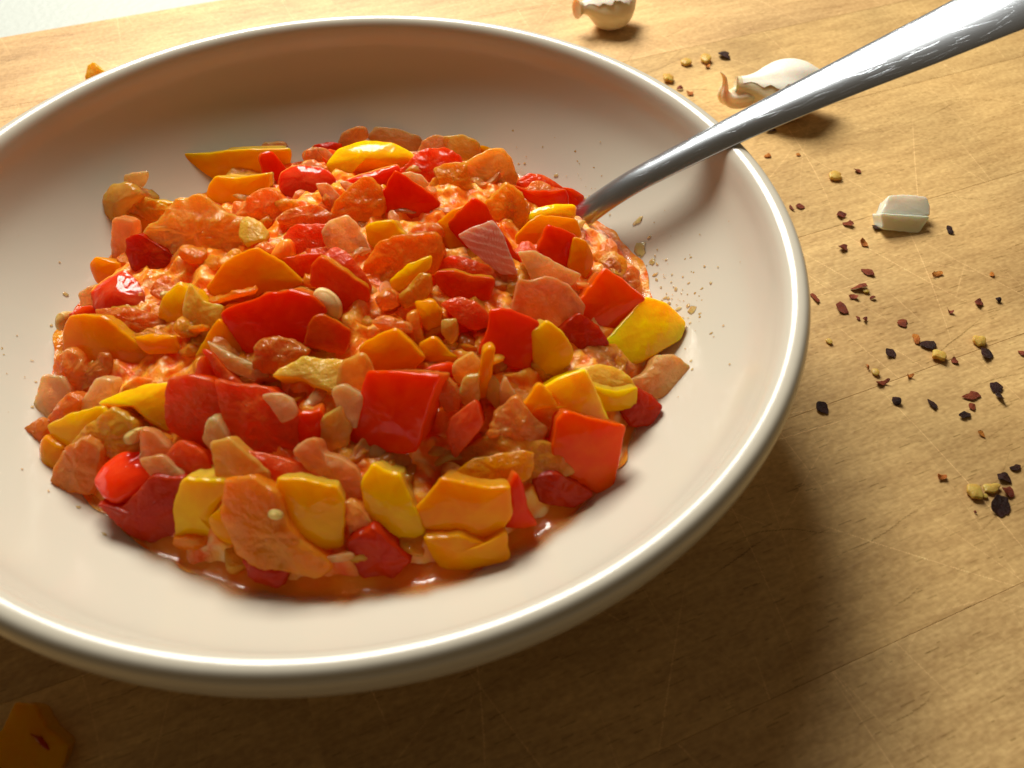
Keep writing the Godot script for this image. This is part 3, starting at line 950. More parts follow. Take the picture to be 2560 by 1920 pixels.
	piece("yellow_pepper_chunk", "shiny pale yellow pepper piece touching the spoon tip", "pepper", "YS", Vector3(0.0581, 0.0314, -0.0210), -4, 60, 5, [-6.8, -2.1, -2.3, -1.9, 2.4, -2.4, 6.5, -1.5, 7.4, 2, 3.1, 2.7, -3.3, 2.5, -7, 0.6])
	piece("orange_pepper_chunk", "amber orange pepper piece just in front of the spoon tip", "pepper", "OP", Vector3(0.0539, 0.0341, -0.0102), -4, 45, 5, [-7.8, -4.3, -1.4, -4.5, 4.8, -3.6, 9.2, -1.6, 8.3, 2.7, 3.1, 3.8, -1.9, 4.8, -5.5, 2.8, -8.7, -0.2])
	piece("red_pepper_chunk", "small red pepper square beside the spoon tip", "pepper", "RP", Vector3(0.0549, 0.0353, -0.0025), 1, 38, 4, [-3.7, -3.4, 2.1, -5.8, 3.2, -2.7, 5, 1.7, 1.4, 4.3, -2.1, 5.9, -5.8, -0.1])
	piece("orange_pepper_chunk", "small orange pepper bit under the red square by the spoon", "pepper", "OP", Vector3(0.0606, 0.0332, 0.0004), 6, 40, 4, [-2.6, 2.1, -4.1, -2, -0.1, -6, 2.7, -3.2, 3.2, -0, 1.9, 3.8, -1.1, 5.3])
	piece("red_pepper_chunk", "bright red pepper square under a striped pink onion strip", "pepper", "RP", Vector3(0.0347, 0.0401, -0.0062), -9, 40, 6, [-5.6, 6.1, -8.6, 3.1, -7.3, 0.6, -5.4, -1.8, -2.4, -4.8, 4.4, -6.8, 7.9, -8.4, 9.1, -7, 5.6, -0.8, 3.2, 2.9, 1.1, 7.5, -2, 9.2])
	piece("onion_piece", "flat pink onion strip with white stripes lying on red pepper", "onion", "OP2", Vector3(0.0348, 0.0422, 0.0014), -24, 42, 2.5, [-4.9, -0.6, -0.6, -3.4, 3.2, -5.7, 6.8, -5, 4.4, -0.3, 2.3, 3.3, -0, 5.9, -3.8, 4.1, -7.4, 1.7])
	piece("tomato_chunk", "curled orange tomato flap behind the bright red square", "tomato", "TA", Vector3(0.0451, 0.0352, -0.0203), -9, 40, 6, [-3.7, -2.2, -0.8, -4.7, 1.3, -6.9, 3.9, -3.7, 5.4, -0.1, 3.6, 4.1, -0.3, 6.8, -3.1, 4.4, -6.3, 2.1])
	piece("onion_piece", "clear amber onion lens stuck on the curled tomato flap", "onion", "OA", Vector3(0.0458, 0.0362, -0.0208), -9, 45, 1.5, [-1.7, -2.5, 0.3, -3.8, 1.7, -0.6, 1.5, 2.5, -0.3, 3.4, -1.5, 1.1])
	piece("orange_pepper_chunk", "thin orange pepper sheet left of the bright red square", "pepper", "OP", Vector3(0.0279, 0.0398, -0.0092), -19, 42, 3, [-4, -2.1, -2.1, -5.4, 3.9, -7.6, 5.2, -5.5, 0.6, -1.2, -1.4, 1.8, 1.6, 5.1, 2.4, 7.3, -1.3, 5.2, -4.9, 2.4])
	piece("tomato_chunk", "big orange tomato rim piece in the middle of the mound", "tomato", "TO", Vector3(0.0117, 0.0406, 0.0008), -24, 42, 9, [-7.2, -7.7, -4.2, -8.1, 1.2, -5.2, 7.9, -1, 9.2, 4.7, 6.9, 7.7, 0.5, 6.6, -5.5, 4.2, -8.7, -1.2])
	piece("yellow_pepper_chunk", "dull yellow pepper strip folded into the orange tomato rim", "pepper", "YP", Vector3(0.0129, 0.0425, 0.0077), -19, 45, 2, [-3.7, -3.9, -1.8, -3.7, 0.8, -1.1, 5, 2.4, 4.7, 5.1, -0.3, 2.8, -4.8, -1.5])
	piece("tomato_chunk", "pink tomato crumb above the orange tomato rim", "tomato", "TM", Vector3(0.0201, 0.0401, -0.0109), -14, 45, 5, [1.1, -2.2, 4.7, -0.7, 3.4, 2.1, -0.4, 2.2, -3.5, 0.6, -5.3, -2])
	piece("yellow_pepper_chunk", "small olive yellow pepper block at the centre of the mound", "pepper", "YP", Vector3(0.0091, 0.0408, -0.0117), -24, 35, 5, [-4, -2.2, -1.9, -4.5, 3.8, -1.9, 6, -0.2, 3.5, 1.9, 1.9, 3.9, -4.2, 2.2, -5.2, 0.8])
	piece("onion_piece", "bright pinkish white onion cube with a yellow lower edge", "onion", "ON", Vector3(-0.0010, 0.0415, -0.0117), -14, 45, 5, [-4.6, -1.3, -1.7, -3.3, 1.1, -5.1, 5.8, -2.9, 4.8, -0.9, 2.8, 2.9, 0.6, 5.1, -3.4, 4, -5.3, 1.4])
	piece("red_pepper_chunk", "red pepper chunk with rough pink cut top left of the white onion cube", "pepper", "RC", Vector3(-0.0108, 0.0398, -0.0157), -14, 50, 8, [-4.6, -1.7, -3.7, -4.5, 5.6, -4.1, 5.3, -1.3, 6, 3.7, 1.3, 3.8, -3.2, 3.5, -6.6, 0.6])
	piece("tomato_chunk", "pink grainy tomato chunk behind the rough red pepper", "tomato", "TM", Vector3(-0.0214, 0.0364, -0.0347), -19, 45, 7, [-1.9, -2.1, 1.7, -5.2, 3.8, -3.7, 5, -0.7, 3.2, 4.5, -0.4, 5.6, -3.7, 3.2, -7.6, -1.6])
	piece("tomato_chunk", "little orange seed pod on the pink grainy tomato", "tomato", "TA", Vector3(-0.0155, 0.0380, -0.0337), -14, 50, 3, [-1.6, -1.6, 1.8, -1.4, 2.9, 0.5, -0.2, 1.8, -2.9, 0.7])
	piece("tomato_chunk", "brown soft onion mash below the curved brown ring", "tomato", "TB", Vector3(-0.0104, 0.0385, -0.0271), -14, 50, 5, [-1.1, -2.6, 5.1, -2.2, 6.7, 0.5, 3.2, 2.5, -1.2, 2.4, -5.9, 0.9, -6.7, -1.5])
	piece("tomato_chunk", "tall pink orange tomato chunk left of the large red triangle", "tomato", "TO", Vector3(0.0045, 0.0393, -0.0266), -9, 45, 8, [-2.4, -3.5, 0.2, -5.5, 3.2, -5.2, 6, -0.9, 5.7, 3.9, 2.2, 7.4, -0.9, 6, -5.6, 1.4, -8.4, -3.5])
	piece("tomato_skin", "wrinkled shiny red tomato skin above the tall tomato chunk", "tomato", "TS", Vector3(0.0100, 0.0354, -0.0439), -9, 55, 5, [-5.2, -2.1, -2.1, -3.5, 2.6, -2.7, 7.7, 1.7, 6.7, 3.5, 1.3, 2.3, -3.5, 1.1, -7.5, -0.3])
	piece("onion_piece", "knobbly pale yellow onion root end high at the left of the mound", "onion", "OA", Vector3(-0.0635, 0.0297, -0.0569), -29, 40, 9, [-4.1, -4.5, -0.6, -5.2, -1.4, -3.5, 1, -3.1, 2.4, -0.6, 5.2, 2.8, 4.3, 4.2, 1.1, 5.6, -3.1, 4.1, -4.8, 0.3], 2.5)
	piece("onion_piece", "tiny translucent onion fin sticking up from the yellow root end", "onion", "ON", Vector3(-0.0590, 0.0321, -0.0636), -24, 22, 1.2, [-3.3, -2.8, -0.5, -3.5, 3.5, 0.2, 4.1, 2.9, -1.1, 1.8, -2.8, 1.3])
	piece("tomato_chunk", "long amber onion arm reaching from the yellow root end", "tomato", "TA", Vector3(-0.0586, 0.0279, -0.0563), -14, 42, 6, [-6.7, -2.3, -1.7, -2.9, 3.1, -3.8, 8.3, -1.7, 6.5, 0.7, -0.8, 3.4, -3.5, 3.7, -5.3, 2.9])
	piece("orange_pepper_chunk", "shaded orange pepper slab under the long amber arm", "pepper", "OP", Vector3(-0.0613, 0.0248, -0.0537), -14, 25, 5, [-4.6, 0.4, -1, -1.6, 4.4, -4.5, 5.2, 1.2, 0.7, 2, -4.7, 2.5])
	piece("onion_piece", "pale standing onion slice in the shade at the left edge", "onion", "OB", Vector3(-0.0635, 0.0263, -0.0422), -29, 18, 4, [-3.3, -1.4, -3.8, -8.3, 1, -6.2, 3.8, 2.7, 3.6, 6.5, -1.3, 6.7])
	piece("tomato_chunk", "dark red tomato piece under the wrinkled amber sheet", "tomato", "TD", Vector3(-0.0540, 0.0315, -0.0288), -19, 40, 5, [-5.7, -0.2, -3.7, -4.2, 3.2, -4.6, 9.2, -1.8, 4.2, 1.8, -1.8, 5.1, -5.4, 3.8])
	piece("orange_pepper_chunk", "small shaded orange pepper corner at the far left", "pepper", "OP", Vector3(-0.0686, 0.0262, -0.0326), -34, 40, 5, [-3, -1.4, -0.5, -4.3, 5.2, -0.8, 3.8, 2.8, -1.7, 3, -3.7, 0.7])
	piece("onion_piece", "big wrinkled glossy amber onion sheet at upper left", "onion", "TW", Vector3(-0.0400, 0.0355, -0.0294), -19, 42, 7, [-12.5, -2.9, -9.5, -5.3, -0.3, -9.5, 6.1, -10.1, 10.5, -3.7, 13.1, 0.9, 12.1, 4.7, 6.9, 5.3, 1.2, 9.4, -5.1, 7.9, -9.2, 3.3, -13.5, -0.1])
	piece("yellow_pepper_chunk", "thin bright orange pepper edge between onion arm and wrinkled sheet", "pepper", "YP", Vector3(-0.0524, 0.0253, -0.0594), -9, 40, 4, [-0.7, -2, 1.7, -1.9, 4.2, 0.6, -0.6, 1.6, -4.6, 1.7])
	piece("yellow_pepper_chunk", "yellow pepper bit with a white glare beside the wrinkled sheet", "pepper", "YC", Vector3(-0.0248, 0.0392, -0.0237), -19, 74, 5, [-3.1, -1.8, -0.9, -4.2, 4.1, -2.8, 4.2, 0.2, 1.6, 2.8, -2.3, 4.1, -3.6, 1.6])
	piece("orange_pepper_chunk", "big smooth orange pepper square left of centre", "pepper", "OP", Vector3(-0.0257, 0.0405, -0.0032), -17, 42, 7, [-9.1, -5.2, -6.4, -7.7, 0.8, -5.5, 7.4, -3.5, 12.5, -0.8, 10.1, 1.2, 7.9, 3.5, 3.5, 5.7, 1.3, 7.1, -2, 5.7, -5.8, 3.4, -9.1, -0.8, -11.2, -3.1])
	piece("red_pepper_chunk", "biggest deep red pepper slab left of centre", "pepper", "RP", Vector3(-0.0211, 0.0417, 0.0156), -19, 32, 7, [-9.5, -4.7, -7.5, -8, -3.9, -10, 1.5, -7.5, 9, -2.6, 11.4, -0.1, 11.9, 3.9, 9.6, 6.4, 4.5, 7.6, -0.7, 6.5, -4.4, 4.7, -10, 2.7, -11.9, 1])
	piece("pepper_seed", "cream flat pepper seed resting on the deep red slab", "seed", "SD", Vector3(-0.0077, 0.0441, 0.0146), -9, 45, 5, [-2.2, -1.1, -0.3, -3.6, 2.5, -3.9, 3.1, -0.8, 1.6, 2.6, -1.3, 4.1, -3.4, 2.8], 1.6)
	piece("red_pepper_chunk", "pinkish top of a red pepper chunk right of the cream seed", "pepper", "RC", Vector3(-0.0011, 0.0429, 0.0019), -6, 52, 4, [-1.3, -0.9, 3.7, -6.2, 4.7, -4.6, 3, -0.8, -0.3, 4, -2.9, 5.7, -6.8, 2.8])
	piece("red_pepper_chunk", "orange red pepper face right of the cream seed", "pepper", "OR", Vector3(-0.0052, 0.0422, 0.0076), -14, 30, 7, [-6.1, 0.5, -3.3, -0.6, -0.9, -4.4, 3, -6.3, 6.9, -4.6, 7.5, -0.5, 2, 4, -3.3, 7.3, -5.7, 4.7])
	piece("red_pepper_chunk", "orange red pepper strip behind the cream seed", "pepper", "OR", Vector3(-0.0129, 0.0404, -0.0042), -14, 40, 5, [-4.2, 0, -1, -4.3, 2.2, -3.7, 2.8, -0.4, 4.8, 3.4, -0.3, 2.9, -4.3, 2.1])
	piece("tomato_chunk", "smooth orange tomato droplet on the red strip", "tomato", "TJ", Vector3(-0.0173, 0.0409, -0.0102), -14, 45, 4, [-2.1, -2.8, 0.7, -2.6, 2.7, -0.2, 1.9, 3.3, -0.6, 2.8, -2.6, -0.5], 1.8)
	piece("tomato_chunk", "pink tomato crumb above the smooth orange pepper square", "tomato", "TM", Vector3(-0.0217, 0.0396, -0.0144), -14, 45, 4, [-1.3, -0.7, 1.9, -2.5, 2.4, 0.7, -0.1, 2, -2.8, 0.5])
	piece("tomato_skin", "glossy brown tomato skin with big white glare at far left", "tomato", "TS", Vector3(-0.0611, 0.0307, -0.0151), -29, 76, 7, [-4.3, -4.4, -1.2, -5.7, 4.7, -3.3, 7.5, -1.9, 6.2, 1.6, 2.1, 4.9, -2.3, 7.3, -5.6, 2.5, -7, -0.9], 2.5)
	piece("tomato_chunk", "brown tomato pulp below the glossy brown skin", "tomato", "TB", Vector3(-0.0563, 0.0327, -0.0020), -19, 55, 5, [-6.9, -1.1, -3, -2.1, 3.9, -3.6, 10.7, -1, 5.7, 1.9, -1.2, 3.5, -9.3, 2.4])
	piece("orange_pepper_chunk", "flat orange pepper strip right of the big left orange chunk", "pepper", "OP", Vector3(-0.0496, 0.0350, 0.0089), -19, 50, 4, [-2.2, -2.9, 5.2, -1.9, 4.5, 2, -1.4, 2.1, -6, 0.8])
	piece("yellow_pepper_chunk", "greenish yellow pepper shard with a seed on its corner", "pepper", "YP", Vector3(-0.0457, 0.0359, -0.0006), -24, 35, 5, [-2.2, -4.3, 1.1, -6.4, 2.8, -2, 4, 4.4, 0.8, 6.6, -2.4, 3.5, -4, -1.7])
	piece("yellow_pepper_chunk", "sparkling pale yellow pepper flesh left of the orange square", "pepper", "YC", Vector3(-0.0385, 0.0380, 0.0049), -14, 45, 6, [-3.7, -5.2, 0.7, -7.1, 4.5, -1.9, 4.8, 2.1, 0.5, 3.2, -2.3, 7.3, -4.4, 1.6])
	piece("orange_pepper_chunk", "amber pepper piece left of the deep red slab", "pepper", "OP", Vector3(-0.0346, 0.0370, 0.0150), -14, 40, 5, [-5.7, -3.1, 1.3, -3.8, 6, -2.6, 2.4, 4, 0.2, 5.9, -4.3, -0.4])
	piece("tomato_seed", "small olive seed above the greenish yellow shard", "seed", "SB", Vector3(-0.0479, 0.0363, -0.0063), -14, 45, 4, [-1.1, -0.8, -0, -1.1, 1.4, -0.4, 1.2, 0.8, -0.2, 1.4, -1.4, 0.1], 1.2)
	piece("orange_pepper_chunk", "big rounded orange pepper chunk at the left edge", "pepper", "OP", Vector3(-0.0644, 0.0315, 0.0037), -26, 38, 9, [-8.6, -5.2, -3.6, -8, 4.5, -9.5, 10.1, -3.1, 12.1, 0.7, 7.4, 3.3, 1.2, 7.2, -4.1, 7.2, -8.5, 6, -10.5, 1.5])
	piece("tomato_seed", "tan seed perched on the left end of the big orange chunk", "seed", "SB", Vector3(-0.0768, 0.0266, -0.0131), -24, 40, 4, [-1.1, -2.3, 0.2, -2.8, 1.5, -1.3, 1.7, 1.7, 0.4, 2.9, -1.1, 2.2, -1.5, -0.4], 1.2)
	piece("red_pepper_chunk", "small red pepper corner behind the big left orange chunk", "pepper", "RP", Vector3(-0.0705, 0.0283, -0.0131), -29, 50, 4, [-3.6, -1.8, 0.6, -1.1, 5, -0.4, 3.6, 2.5, -0.6, 2, -4.9, -1.1])
	piece("onion_piece", "pale yellow onion edge at the far left waterline", "onion", "ON", Vector3(-0.0706, 0.0272, -0.0202), -29, 30, 4, [-1.9, -2.8, 2.9, -1.6, 1.3, 3.3, -2.3, 1])
	piece("tomato_chunk", "sparkling pink tomato cube below the big left orange chunk", "tomato", "TM", Vector3(-0.0723, 0.0282, 0.0082), -26, 40, 7, [-4.2, -2.4, -1, -4.8, 2.7, -5.4, 5.4, -0.9, 1.9, 4.8, -1.1, 6, -3.9, 2.6])
	piece("onion_piece", "pale onion slice at the outer left edge", "onion", "ON", Vector3(-0.0780, 0.0255, 0.0118), -34, 40, 5, [-2.7, -5.3, 0.8, -4.5, 5, 2.8, 2.6, 5.5, -2, 4.4, -3.6, -3])
	piece("onion_piece", "milky onion wedge between tomato cube and long yellow pepper", "onion", "ON", Vector3(-0.0646, 0.0302, 0.0192), -24, 35, 4, [-2.9, -4.5, -0.2, -2.4, 3.9, 0.8, 3.5, 4.5, -0.1, 4.3, -4.2, -2.8])
	piece("tomato_chunk", "grey brown onion mash at the outer left", "tomato", "TB", Vector3(-0.0724, 0.0277, 0.0195), -24, 45, 5, [-1.9, -3.7, 2.3, -1, 3.7, 3.2, 0.3, 4.3, -4.4, -2.9])
	piece("yellow_pepper_chunk", "long shiny yellow pepper piece at lower left", "pepper", "YS", Vector3(-0.0531, 0.0335, 0.0268), -22, 52, 6, [-7.2, -1.3, -2, -0.4, 3.3, -3.8, 7, -5.1, 7.4, -1.2, 6.2, 5.8, 0.9, 4.8, -5.6, 1.9, -9.9, -0.7], 1.8)
	piece("yellow_pepper_chunk", "yellow pepper end pointing to the left rim", "pepper", "YP", Vector3(-0.0675, 0.0300, 0.0274), -29, 40, 6, [-6.7, -3.7, -4.1, -5.6, -1.1, -4.6, 2.7, -2.1, 9.5, 3.9, 6.2, 4.7, 4.5, 6, -2.6, 2.7, -8.3, -1.2])
	piece("tomato_chunk", "amber tomato mash beside the yellow pepper end", "tomato", "TA", Vector3(-0.0602, 0.0308, 0.0328), -19, 45, 6, [-8.3, -2.4, -2, -3.4, 4.4, -4.8, 6.2, -1.2, 4.9, 3.7, 0.1, 6.2, -5.3, 2.1])
	piece("tomato_seed", "olive tomato seed on the amber mash", "seed", "SB", Vector3(-0.0543, 0.0343, 0.0362), -19, 45, 4, [-1.3, -2.1, 0.4, -2, 1.5, -0.2, 2, 2.1, 0.6, 1.8, -1.2, 0.9, -2, -0.5], 1.4)
	piece("tomato_chunk", "grainy pink tomato lump at lower left edge", "tomato", "TM", Vector3(-0.0687, 0.0268, 0.0365), -24, 38, 8, [-4.7, -0.6, -5.1, -4.1, -1.2, -4.6, 3, -5.3, 4.8, -0.6, 5.1, 5, 1.2, 7, -3.1, 3.1])
	piece("orange_pepper_chunk", "orange pepper end at the lower left waterline", "pepper", "OP", Vector3(-0.0760, 0.0247, 0.0295), -34, 35, 5, [-1.4, -5.7, 2.8, -3.4, 3.4, 2.9, -1.7, 4.5, -3.1, 1.7])
	piece("tomato_chunk", "small tomato scrap at the outermost left tip", "tomato", "TB", Vector3(-0.0792, 0.0245, 0.0209), -34, 45, 5, [0.8, -3.8, 2.3, 1.2, 0.1, 3.3, -3.3, -0.7])
	piece("red_pepper_chunk", "glossy red pepper block with a large white highlight at front left", "pepper", "RS", Vector3(-0.0575, 0.0300, 0.0431), -19, 82, 9, [-4, -3.3, -0.6, -5.8, 1.2, -5.6, 6.7, 0.1, 6.1, 1.5, 2.7, 5.8, -1.4, 5.8, -4.8, 2.5, -5.9, -1.1], 1.6)
	piece("tomato_chunk", "dark red tomato wedge below the glossy red block", "tomato", "TD", Vector3(-0.0543, 0.0266, 0.0517), -14, 30, 8, [-6.1, -0.9, -3.2, -3.8, 1.3, -8.2, 7, -5.7, 9.2, 7.4, 2.8, 7.7, -3.2, 1.2, -7.8, 2.3])
	piece("onion_piece", "pink onion petal behind the glossy red block", "onion", "OB", Vector3(-0.0495, 0.0342, 0.0403), -14, 40, 3, [1.7, -3.2, 3.2, -0.7, 0.4, 2.9, -2.1, 3.8, -3.3, -2.7])
	piece("onion_piece", "pale onion petal touching the glossy red block", "onion", "OB", Vector3(-0.0472, 0.0335, 0.0472), -14, 50, 3, [-1.3, -2.4, 3.2, -2.9, 3.9, -0.5, -0.7, 3.4, -5.1, 2.4])
	piece("red_pepper_chunk", "grainy crimson pepper piece right of the pale onion petal", "pepper", "RC", Vector3(-0.0428, 0.0331, 0.0459), -14, 48, 6, [-2.1, -1.7, -0.6, -4.5, 6.1, -3.8, 3.2, 2.9, -1.7, 5.2, -4.8, 1.9])
	piece("red_pepper_chunk", "orange red pepper cut side upright at lower left", "pepper", "RC", Vector3(-0.0405, 0.0371, 0.0341), -19, 38, 7, [-6.4, -0, -5.7, -4.6, -1.3, -7.4, 3.3, -9.3, 5.9, -2.1, 6.3, 3.4, 3.9, 6.6, -0.7, 7.2, -5.4, 6.2])
	piece("red_pepper_chunk", "slim pink red pepper arm pointing up left", "pepper", "RC", Vector3(-0.0334, 0.0386, 0.0267), -19, 52, 6, [-2.8, 2.1, -0.9, -1.7, 1.5, -5.7, 6, -4.6, 4.8, -1.9, 0.3, 1.4, -3.3, 5.1, -5.6, 5.3])
	piece("tomato_chunk", "wide red tomato chunk at the centre left of the mound", "tomato", "TR", Vector3(-0.0256, 0.0370, 0.0409), -14, 45, 9, [-8, 0.4, -6.2, -4.7, -1.2, -7.5, 5.6, -7.9, 8.2, -4.2, 7.4, 0.6, 6.6, 1.8, 0.9, 6.7, -4.3, 6.9, -9.1, 8])
	piece("red_pepper_chunk", "small orange red pepper behind the slim arm", "pepper", "OR", Vector3(-0.0376, 0.0372, 0.0246), -24, 40, 5, [0.6, -2.2, 2.6, -3.2, 3, -1.1, -0.8, 4.5, -2.3, 3.3, -3, -1.3])
	piece("onion_piece", "curved pale onion crescent above the slim red arm", "onion", "ON", Vector3(-0.0306, 0.0392, 0.0235), -14, 50, 3, [-4.5, 1.2, -1.7, -1.5, 3.4, -3.7, 6.6, -3, 4.8, -0.8, 0.3, 0.9, -3.2, 2.8, -5.7, 4.2])
	piece("onion_piece", "small frosted white onion flake on the wide red tomato", "onion", "ON", Vector3(-0.0210, 0.0409, 0.0406), -14, 50, 2.5, [-1.7, -0.7, 0.4, -3.4, 3.3, -1.7, 2.1, 1.3, -0.2, 2.5, -3.8, 1.9])
	piece("tomato_chunk", "brown translucent tomato flap below the deep red slab", "tomato", "TB", Vector3(-0.0212, 0.0403, 0.0247), -14, 45, 6, [-4.7, -2.5, -2.9, -4.1, 1.7, -3.4, 4.2, -1.3, 7, 0.9, 3.5, 3, -0.3, 3.6, -3.5, 2.8, -4.9, 0.9])
	piece("yellow_pepper_chunk", "yellow pepper piece with pale flesh up and a smooth yellow edge", "pepper", "YC", Vector3(-0.0136, 0.0402, 0.0325), -14, 70, 5, [-2.9, -0.4, 1.5, -2.7, 5.2, -3.8, 6.5, -1.8, 6.8, 3.4, -2.1, 4.4, -6.8, 1.4, -8.3, -0.5])
	piece("red_pepper_chunk", "small orange red pepper nugget right of the deep red slab", "pepper", "OR", Vector3(-0.0088, 0.0422, 0.0226), -9, 42, 5, [-1.3, -3.5, 3.6, -4.8, 5.1, -0, 2.7, 2.6, -1.2, 4.4, -3.5, 3.5, -5.3, -2.2])
	piece("red_pepper_chunk", "dark red pepper bit under the pale flesh yellow piece", "pepper", "RP", Vector3(-0.0153, 0.0364, 0.0449), -9, 30, 5, [-3.5, -4.6, 0.7, -4.9, 2.8, 2.1, 2.3, 4, -2.3, 3.4])
	piece("onion_piece", "amber translucent onion square left of the big front red pepper", "onion", "OA", Vector3(-0.0037, 0.0409, 0.0363), -9, 40, 4, [-4.2, -0.8, -3.1, -3.4, 0.7, -5.1, 1.9, -1.2, 3.6, 0.5, 3, 2.5, 1.4, 4.7, -3.2, 2.8])
	piece("onion_piece", "pink onion sliver hugging the big front red pepper", "onion", "ON", Vector3(-0.0072, 0.0398, 0.0431), -14, 40, 3, [-1.7, -0.8, -0.3, -3.7, 1.9, -4.4, 3.6, 1.9, -0.6, 4.2, -2.9, 2.8])
	piece("onion_piece", "dark amber onion below the pink onion sliver", "onion", "OA", Vector3(-0.0108, 0.0352, 0.0473), -14, 35, 6, [-2.5, -1.4, -1.4, -5.4, 1.9, -3.9, 3.3, 1.5, 1.3, 6.1, -2.7, 3.1])
	piece("red_pepper_chunk", "big square red pepper in the front centre", "pepper", "RP", Vector3(0.0027, 0.0399, 0.0479), -36, 36, 8, [-8.7, -2.9, -10.1, -12.9, -1, -9.5, 6.3, -6.2, 6.7, -1.1, 7.2, 6.2, 7.9, 10.6, -0.6, 9, -7.8, 6.8])
	piece("tomato_chunk", "purplish onion mash right of the big front red pepper", "tomato", "TB", Vector3(0.0155, 0.0383, 0.0440), -14, 45, 5, [-0.7, -3.6, 2.5, -3.1, 2.3, 0.6, -0.8, 3.9, -3.2, 2.3])
	piece("onion_piece", "peach onion chip behind the upright orange stick", "onion", "OA", Vector3(0.0211, 0.0395, 0.0386), -14, 40, 4, [-2.4, -2.9, 2, -2.8, 2.8, 1.4, 0.9, 3.7, -3.4, 0.7])
	piece("orange_pepper_chunk", "thin upright orange pepper stick in the front centre", "pepper", "OP", Vector3(0.0248, 0.0411, 0.0415), -9, 25, 3.5, [-1.7, -2, -2.5, -7.2, 0.2, -7.2, 1.7, 1.8, 2.2, 5, 0.7, 5.3, -0.6, 4.4])
	piece("onion_piece", "peach onion cube left of the upright orange stick", "onion", "OA", Vector3(0.0206, 0.0378, 0.0442), -14, 38, 4, [0.7, -3.7, 1.7, -1.6, 1.7, 3.9, -1.4, 3.2, -2.8, -1.8])
	piece("onion_piece", "round peach onion chip right of the upright orange stick", "onion", "OA", Vector3(0.0258, 0.0371, 0.0446), -9, 38, 4, [-1.5, -1.7, 0.9, -4, 1.4, 1.9, -0.8, 3.7])
	piece("onion_piece", "greyish onion petal right of the orange stick", "onion", "ON", Vector3(0.0288, 0.0357, 0.0451), -9, 35, 3, [-1.5, -2.6, 2, -1.7, 1.6, 0.5, -0, 3.7, -2, 0.1])
	piece("red_pepper_chunk", "pinkish red pepper cube with grainy face in front of the stick", "pepper", "RC", Vector3(0.0168, 0.0371, 0.0537), -22, 42, 7, [-3.3, -1.7, -1.2, -6.7, 1.9, -1.8, 4.1, 1.7, 1.9, 6.9, -3.4, 1.6])
	piece("tomato_chunk", "brown pink tomato lump right of the pinkish cube", "tomato", "TM", Vector3(0.0285, 0.0348, 0.0539), -9, 48, 7, [-5.3, -2.3, -1.8, -4.6, 4.3, -4.5, 6.8, -0.6, 3.2, 2.5, 0.8, 6.4, -3.4, 3.8, -4.6, -0.7])
	piece("tomato_chunk", "soft orange tomato slab behind the front orange star piece", "tomato", "TO", Vector3(0.0266, 0.0308, 0.0598), -11, 48, 7, [-6.7, -1.5, 5.3, -5.1, 12.4, -2.9, 6.7, 3.4, -4.1, 5.3, -13.5, 0.7])
	piece("red_pepper_chunk", "red pepper cube with frosted pink top in the right centre", "pepper", "RS2", Vector3(0.0326, 0.0390, 0.0309), -6, 40, 8, [-4.6, 1.9, -7, -2.6, -3.5, -5.3, 4.3, -8.1, 6, -2.1, 7.4, 3, 0.8, 6.5, -3.4, 6.7])
	piece("red_pepper_chunk", "crimson rough pepper scrap left of the frosted red cube", "pepper", "RC", Vector3(0.0248, 0.0402, 0.0217), -14, 52, 6, [-3.7, -0.5, -1.7, -2.3, 1.5, -4, 5.5, -2.6, 5.2, -0.2, 1.6, 2.9, -1.8, 4.2, -6.6, 2.5])
	piece("onion_piece", "large dull pink onion lump right of centre", "onion", "OB", Vector3(0.0451, 0.0369, 0.0193), -6, 42, 9, [-6.2, -2.6, -2.3, -3.6, 3.2, -7.1, 7.1, -5, 8.5, -1.2, 5.4, 3.4, 1.2, 5.9, -3.8, 4.9, -5.4, 6, -7.7, -0.7])
	piece("onion_piece", "pale onion petal above the large dull pink lump", "onion", "ON", Vector3(0.0489, 0.0370, 0.0073), -6, 45, 4, [-4.9, 0.8, -2.7, -3.6, 5.4, -4.3, 7.8, -1.9, 3.4, 0.3, -2.5, 4.3, -6.5, 4.4])
	piece("red_pepper_chunk", "red tomato cube with rough top in the middle", "pepper", "RC", Vector3(0.0274, 0.0405, 0.0061), -14, 55, 5, [-2.5, -0.9, 0.8, -2, 7.3, -2.7, 6.4, 0.6, -0.4, 2.8, -4.8, 3.1, -6.9, -1])
	piece("red_pepper_chunk", "orange red face of the rough topped cube in the middle", "pepper", "OR", Vector3(0.0254, 0.0400, 0.0114), -14, 32, 7, [-3.8, -2.7, 1.6, -5.1, 6.5, -3.7, 7.9, 1.6, 1.6, 2.3, -1.6, 3.4, -5.9, 3.3, -6.3, 0.8])
	piece("tomato_chunk", "small pink tomato crumbs below the orange tomato rim", "tomato", "TM", Vector3(0.0065, 0.0421, 0.0142), -14, 45, 5, [-1.4, -2.4, 2.6, -1.6, 1.9, 1.3, -0.3, 2.5, -2.8, 0.2])
	piece("tomato_chunk", "amber curl of tomato skin in the middle", "tomato", "TA", Vector3(0.0141, 0.0417, 0.0120), -14, 50, 5, [-2.5, -4.1, 0.9, -3, 3.3, -0, 2.7, 3.2, 1.1, 3.8, -0.8, 1.8, -4.6, -1.7])
	piece("orange_pepper_chunk", "glossy orange pepper jelly below the amber curl", "pepper", "OP", Vector3(0.0156, 0.0405, 0.0205), -14, 50, 5, [-2.6, -1, 0, -3.9, 2.5, -3.4, 2.9, 1, 0.9, 3.7, -3.7, 3.5])
